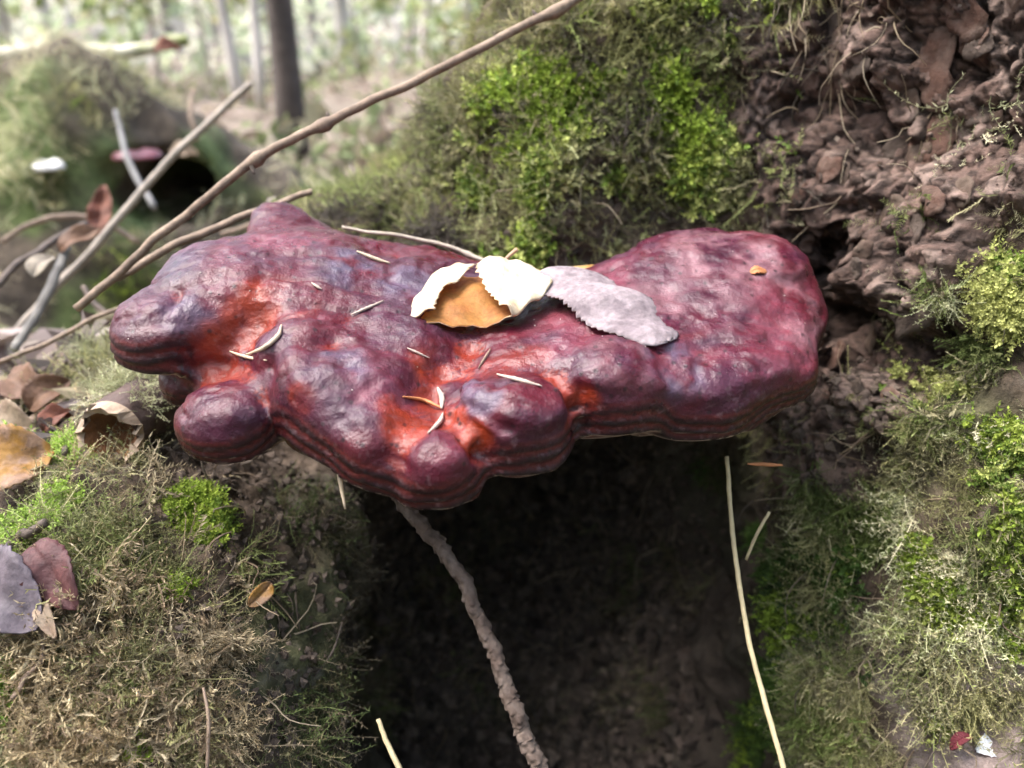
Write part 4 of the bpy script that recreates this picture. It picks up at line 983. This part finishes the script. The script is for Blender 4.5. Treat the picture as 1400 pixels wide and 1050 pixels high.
# ------------------------------------------------------------------ mossy log behind, upper left
def log_sdf(P):
    P = P + np.array([0, 0, .022])
    d = seg(P, (-1.35, 1.30, -.34), (-.62, 1.27, -.26), .27, .215)
    d = smin(d, seg(P, (-.66, 1.24, -.25), (-.44, 1.30, -.33), .20, .13), .08)
    d = smin(d, ell(P, (-.75, 1.15, -.40), (.35, .25, .18)), .08)
    d = d + .02 * np.sin(P[..., 0] * 17 + P[..., 2] * 9) * np.sin(P[..., 1] * 15)
    d = smax(d, -ell(P, W(188, 248, 1.06), (.058, .30, .052)), .02)
    return d
o0 = np.array([-1.7, .8, -.62]); f = band_grid(log_sdf, o0, np.array([-.2, 1.7, .12]), .013)
LV, LQ = surface_nets(f, o0, .013); LN = vnormals(LV, LQ)
LV = LV + LN * (.022 * fbm(LV * 9, 3, 401) + .008 * fbm(LV * 30, 3, 405))[:, None]
c = np.zeros((len(LV), 3)) + np.array([.075, .058, .042]); c = mixc(c, (.10, .13, .045), sstep(-.2, .5, fbm(LV * 8, 3, 409)))
log = add('mossy_log', LV, LQ, M_WOOD, col=c); tag(log, 'thick moss covered fallen log with a dark hollow in the upper left background', 'log')
lc = [((-.42, 1.2, -.3), .35, 1), ((-.9, 1.05, -.15), .5, 1), ((-.55, 1.1, -.12), .35, 1), ((-1.3, 1.1, -.15), .4, 1)]
hole = np.asarray(W(188, 248, 1.06))
keep = np.linalg.norm((LV[LQ].mean(1) - hole)[:, [0, 2]] / [1.15, 1.0], axis=1) > .072
moss('moss', 'blurred green and grey moss coat of the log', (LV, LQ[keep]), lc, 12000, GREEN[:3] + OLIVE[:4] + PALE[:3], (.018, .038), P_FEATHER, (.7, .1, .55), 120, parent=log, nsc=9, cut=.75, gain=1.5)
def bracket(label, c, rx, ry, rz, m, m2):
    th = np.linspace(0, math.pi * 2, 25)[:-1]; V = []; 
    for q, z in ((1.0, -.2), (1.03, .15), (.85, .7), (.45, 1.0)):
        for a in th: V.append(np.asarray(c) + [rx * q * math.cos(a), ry * q * math.sin(a), rz * z * (1 + .3 * math.sin(a * 2))])
    V = np.array(V + [np.asarray(c) + [0, 0, rz * 1.02], np.asarray(c) + [0, 0, -rz * .5]]); k = np.arange(24)
    Q = np.concatenate([np.stack([i * 24 + k, i * 24 + (k + 1) % 24, (i + 1) * 24 + (k + 1) % 24, (i + 1) * 24 + k], 1) for i in range(3)])
    T = np.concatenate([np.stack([72 + k, 72 + (k + 1) % 24, np.full(24, 96)], 1), np.stack([(k + 1) % 24, k, np.full(24, 97)], 1)])
    tag(add('small_bracket_fungus', V, [Q, T], [m, m2], fmat=np.concatenate([np.zeros(len(Q) + 24), np.ones(24)])), label, 'fungus')
LB = bvh_of(LV, LQ)
def lhit(px, py):
    q = LB.ray_cast(Vector((0, 0, 0)), Vector(unit(ray(px, py)))); return np.array(q[0]) if q[0] is not None else W(px, py, 1.05)
M_WB = mat('white_bracket', (.80, .78, .74), nscale=60, namp=.1); M_RB = mat('red_bracket', (.10, .022, .028), rough=.4, nscale=60, namp=.3)
bracket('small white bracket fungus on the mossy log', lhit(70, 228) - np.array([0, .005, 0]), .018, .02, .008, M_WB, M_WB)
bracket('small dark red bracket fungus in the hollow of the mossy log', W(188, 214, 1.0), .029, .03, .007, M_RB, M_RB)
# bleached pole lying along the top of the log
twig([(-20, 78, 1.12), (100, 72, 1.14), (180, 66, 1.16), (262, 54, 1.18)], [.010, .010, .008], 'pale bleached stick lying along the top of the mossy log', mat('bleached_stick', (.55, .50, .40), nscale=40, second=(.25, .27, .10), sscale=12), n=30, wob=.006)
for a, b, d_, lab in ((228, 68, 1.15, 'orange leaf on top of the mossy log'), (275, 185, 1.25, 'tan leaf on the ground at the end of the log'), (250, 212, 1.1, 'light brown leaf right of the log hollow'), (300, 175, 1.5, 'pale leaf on the forest floor past the log')):
    leaf('fallen_leaf', lab, W(a - 18, b + 4, d_), (1, .3, .1), (0, -.5, .8), .038, .014, [RB if 'orange' in lab else TN_] * 2, curl(1.5, .8), nv=16, nu=6)

# ------------------------------------------------------------------ far litter, trees, undergrowth
def leaf_cloud(P, size, r, flat=None):
    n = len(P); A = unit(r.normal(0, 1, (n, 3)))
    if flat is not None: A[:, 2] *= flat; A = unit(A)
    B = r.normal(0, 1, (n, 3));
    if flat is not None: B[:, 2] *= flat
    B = unit(B - A * (A * B).sum(1, keepdims=True)); N = np.cross(A, B); s = size[:, None]
    V = np.stack([P - A * s, P + B * s * .5 + N * s * .15, P + A * s, P - B * s * .5 + N * s * .15], 1).reshape(-1, 3)
    return V, np.arange(n * 4).reshape(-1, 4)
r = np.random.default_rng(900)
n = 9000; rr = .55 + 12 * r.uniform(0, 1, n) ** 2.0; an = r.uniform(-1.25, 1.25, n); x = rr * np.sin(an); y = rr * np.cos(an)
z = ground_h(x, y) + r.uniform(.0, .02, n)
inside = (np.abs(x) < .6) & (y < .72) & (x > -.1)
P = np.stack([x, y, z], 1)[~inside]; V, Q = leaf_cloud(P, r.uniform(.016, .036, len(P)), r, .35)
pal = np.array([(.28, .215, .185), (.22, .165, .14), (.34, .285, .24), (.17, .12, .10), (.36, .30, .19), (.32, .26, .24)])
c = np.repeat(pal[r.integers(0, len(pal), len(P))] * r.uniform(.7, 1.3, (len(P), 1)), 4, 0)
tag(add('leaf_litter', V, Q, M_MOSS, col=c, smooth=False), 'pinkish brown fallen leaves carpeting the forest floor behind', 'leaf litter', kind='stuff')
# near litter crumbs on the ground at the left
r = np.random.default_rng(901); n = 2600
fz = TGV[TGQ].mean(1); wz = ((fz[:, 0] > -.8) & (fz[:, 0] < -.12) & (fz[:, 1] > .22) & (fz[:, 1] < 1.0)) * blobs(fz, [((-.22, .33, -.17), .12, 1.0), ((-.35, .5, -.2), .28, .5), ((-.4, .7, -.3), .35, .3)])
P, N = sample(TGV, TGQ, wz, n, r); P = P + N * r.uniform(.0, .008, (n, 1))
V, Q = leaf_cloud(P, .003 + .013 * r.uniform(0, 1, n) ** 2, r, .5); c = np.repeat((pal * .7)[r.integers(0, len(pal), n)] * r.uniform(.6, 1.3, (n, 1)), 4, 0)
tag(add('leaf_fragments', V, Q, M_MOSS, col=c, smooth=False), 'broken brown leaf fragments between the twigs at the left', 'leaf litter', kind='stuff')
moss('moss', 'light yellow green moss strip on the ground behind the left lobes', (TGV, TGQ), GH([(250, 300, .12, 1), (330, 280, .12, 1), (400, 260, .14, 1), (300, 255, .12, .6), (150, 310, .08, .8), (420, 285, .07, 1), (360, 300, .08, 1), (210, 320, .08, 1)]), 5500, [(.22, .26, .09), (.28, .30, .13), (.17, .20, .06)], (.010, .022), P_FEATHER, (.8, .3, .5), 130, nsc=9)

r = np.random.default_rng(902); n = 16000; rr = 1.6 + 9 * r.uniform(0, 1, n) ** 1.5; an = r.uniform(-.85, .45, n); x = rr * np.sin(an); y = rr * np.cos(an)
cl_ = fbm(np.stack([x, y, 0 * x], 1) * 1.3, 3, 55); ok_ = cl_ > .05; x, y, cl_ = x[ok_], y[ok_], cl_[ok_]; n = len(x)
P = np.stack([x, y, ground_h(x, y) + r.uniform(0, 1, n) * (.03 + .38 * np.clip(cl_, 0, 1))], 1); V, Q = leaf_cloud(P, r.uniform(.014, .04, n), r)
c = np.repeat(np.array([(.17, .20, .085), (.22, .24, .12), (.13, .16, .07), (.25, .22, .14), (.21, .16, .12)])[r.integers(0, 5, n)] * r.uniform(.7, 1.3, (n, 1)), 4, 0)
tag(add('undergrowth', V, Q, M_MOSS, col=c, smooth=False), 'low blurred green undergrowth on the forest floor around the dark trunk', 'undergrowth', kind='stuff')
B_HAZED = mat('hazed_bark', (.48, .44, .41), rough=.9, nscale=8, namp=.35, second=(.36, .33, .30), sscale=4); B_DARK = mat('dark_bark', (.055, .042, .036), rough=.9, nscale=15, namp=.5, bump=.6, bscale=30, bdist=.01)  # background haze is put into the pale bark colour
B_GREY = mat('grey_bark', (.22, .195, .17), rough=.9, nscale=10, namp=.4); M_LEAFS = mat('tree_leaves', attr=True, rough=.6, namp=.1, trans=.45)
def tree_bg(px, d, dia, bark, label, lean=0.0, hgt=7.0, leaves=450, group=None, crown0=3.0, name='tree', lsz=(.05, .10), crad=1.1, seed=0):
    r = np.random.default_rng(1000 + seed); b = W(px, 100, d); x, y = b[0], b[1]; z = ground_h(np.array([x]), np.array([y]))[0] - .05
    t = empty(name, (x, y, z)); tag(t, label, 'tree' if name == 'tree' else 'sapling', group)
    C = crom([(x, y, z), (x + lean * .3, y, z + hgt * .3), (x + lean * .6 + r.uniform(-.05, .05), y, z + hgt * .6), (x + lean, y, z + hgt)], 24)
    V, F = tube(C, np.interp(np.linspace(0, 1, 24), [0, .06, 1], [dia * .72, dia * .5, dia * .15]), 10, lambda a, q: 1 + .07 * np.sin(q * 3 + a * 20)); add('trunk', V, F, bark, parent=t)
    pts = []
    for k in range(7):
        f_ = r.uniform(max(.1, crown0 / hgt), .95); i = int(f_ * 23); a = r.uniform(0, 6.28); L = crad * r.uniform(.6, 1.1) * (1.1 - .6 * f_)
        e = C[i] + np.array([math.cos(a) * L, math.sin(a) * L, L * r.uniform(.1, .6)]); Cb = crom([C[i], (C[i] + e) / 2 + np.array([0, 0, .06]), e], 7)
        V, F = tube(Cb, np.linspace(dia * .16, dia * .04, 7), 5); add('branch', V, F, bark, parent=t)
        pts.append(Cb[2:]); 
    pts = np.concatenate(pts); n = leaves; P = pts[r.integers(0, len(pts), n)] + r.normal(0, .16 * crad, (n, 3))
    V, Q = leaf_cloud(P, r.uniform(*lsz, n), r); pal = np.array([(.24, .29, .11), (.31, .35, .16), (.19, .24, .09), (.38, .36, .18)])
    c = np.repeat(pal[r.integers(0, 4, n)] * r.uniform(.7, 1.3, (n, 1)), 4, 0); add('crown', V, Q, M_LEAFS, parent=t, col=c, smooth=False)
    return t
tree_bg(392, 2.7, .088, B_DARK, 'slim dark trunk standing right of the mossy log', lean=.0, crown0=3.2, seed=1)
tree_bg(12, 7.5, .22, B_HAZED, 'thick pale trunk at the far left edge', seed=2)
tree_bg(80, 8.5, .17, B_HAZED, 'pale trunk above the left part of the mossy log', lean=-.3, seed=3)
tree_bg(325, 4.5, .065, B_HAZED, 'slender pale trunk leaning left of the dark trunk', lean=-.5, seed=4)
tree_bg(352, 4.0, .045, B_HAZED, 'very thin pale stem touching the dark trunk', lean=.25, seed=5)
tree_bg(472, 8.0, .15, B_HAZED, 'pale grey trunk first to the right of the dark trunk', seed=6)
tree_bg(575, 6.5, .07, B_HAZED, 'thin pale trunk leaning right above the root', lean=.6, seed=7)
tree_bg(432, 10, .13, B_GREY, 'grey trunk close behind the dark trunk on its right', seed=8)
for i, (px, d, dia) in enumerate([(145, 14, .12), (172, 19, .16), (252, 15, .10), (505, 14, .10), (548, 20, .17), (610, 15, .09), (660, 19, .15), (110, 22, .2)]):
    tree_bg(px, d, dia, B_HAZED if i % 3 else B_GREY, 'faint slim trunk among the blurred far trees', lean=rng.uniform(-.6, .6), group='faint far trunks', seed=20 + i, leaves=350, lsz=(.08, .16), crad=1.6, hgt=9, crown0=2.0)
for i, (px, d, lab) in enumerate([(560, 5.5, 'pale green sapling in the middle behind the root'), (640, 4.6, 'leafy sapling just left of the mossy root crest'), (690, 6.5, 'blurred bright green sapling nearest the trunk'), (490, 7.5, 'thin leafed sapling right of the pale grey trunk'),
                                  (215, 6.0, 'light green sapling above the middle of the log'), (30, 5.5, 'grey green sapling at the left edge behind the log'), (290, 7.0, 'sparse sapling above the right end of the log')]):
    tree_bg(px, d, .03, B_GREY, lab, lean=rng.uniform(-.3, .3), hgt=3.0, leaves=900, crown0=.3, name='sapling', lsz=(.03, .075), crad=.8, seed=60 + i)
# the wood all round: foliage and trunks too many to count, plus an added shading bush
r = np.random.default_rng(950); parts = []; cs = []
pal = np.array([(.34, .39, .24), (.42, .45, .30), (.28, .33, .20), (.46, .45, .36), (.38, .36, .33)])  # foliage colours bleached to stand in for distance haze
n = 9000; an = r.uniform(-.85, .55, n); rr = r.uniform(8, 17, n); x, y = rr * np.sin(an), rr * np.cos(an); P = np.stack([x, y, -.4 + 4.5 * r.uniform(0, 1, n) ** 1.4], 1)
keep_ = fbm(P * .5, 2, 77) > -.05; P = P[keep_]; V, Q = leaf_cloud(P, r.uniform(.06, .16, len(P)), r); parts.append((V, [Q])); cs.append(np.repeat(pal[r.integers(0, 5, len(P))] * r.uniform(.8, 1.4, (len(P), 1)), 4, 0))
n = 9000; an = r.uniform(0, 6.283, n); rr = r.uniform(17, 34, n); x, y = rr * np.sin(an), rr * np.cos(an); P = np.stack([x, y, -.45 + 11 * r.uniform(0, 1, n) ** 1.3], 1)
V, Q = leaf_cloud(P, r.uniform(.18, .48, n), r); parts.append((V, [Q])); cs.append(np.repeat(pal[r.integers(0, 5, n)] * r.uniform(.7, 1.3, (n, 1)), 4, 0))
for k in range(150):
    a = r.uniform(0, 6.283); d = r.uniform(18, 36); 
    if k < 60: a = r.uniform(1.0, 5.28); d = r.uniform(3.0, 16)
    x, y = d * math.sin(a), d * math.cos(a); V, F = tube(crom([(x, y, -.8), (x + r.uniform(-.4, .4), y, 5), (x + r.uniform(-.8, .8), y, 12)], 8), np.linspace(1, .3, 8) * r.uniform(.07, .16), 7)
    parts.append((V, F)); cs.append(np.repeat(np.array([[.34, .31, .28]]) * r.uniform(.5, 1.3), len(V), 0))
    if d < 17:
        m_ = 260; P = np.array([x, y, 0]) + np.stack([r.normal(0, 1.3, m_), r.normal(0, 1.3, m_), r.uniform(.3, 10, m_)], 1); V, Q = leaf_cloud(P, r.uniform(.08, .22, m_), r); parts.append((V, [Q])); cs.append(np.repeat(pal[r.integers(0, 3, m_)] * .8 * r.uniform(.6, 1.3, (m_, 1)), 4, 0))
m_ = 2600; P = np.stack([r.uniform(-1.6, 1.6, m_), r.uniform(-2.2, -.45, m_), r.uniform(-.5, .45, m_)], 1); V, Q = leaf_cloud(P, r.uniform(.03, .09, m_), r); parts.append((V, [Q])); cs.append(np.repeat(pal[r.integers(0, 3, m_)] * .5 * r.uniform(.6, 1.3, (m_, 1)), 4, 0))  # unseen bush added behind the camera to keep light out of the hollow
V, F = merge(parts)
tag(add('forest', V, F, M_LEAFS, col=np.concatenate(cs), smooth=False), 'distant pale wood closing off the view behind the nearer trunks, with an unseen bush added behind the camera for shade', 'forest', kind='stuff')
for o in bpy.data.objects:
    if '_w' in o: del o['_w']
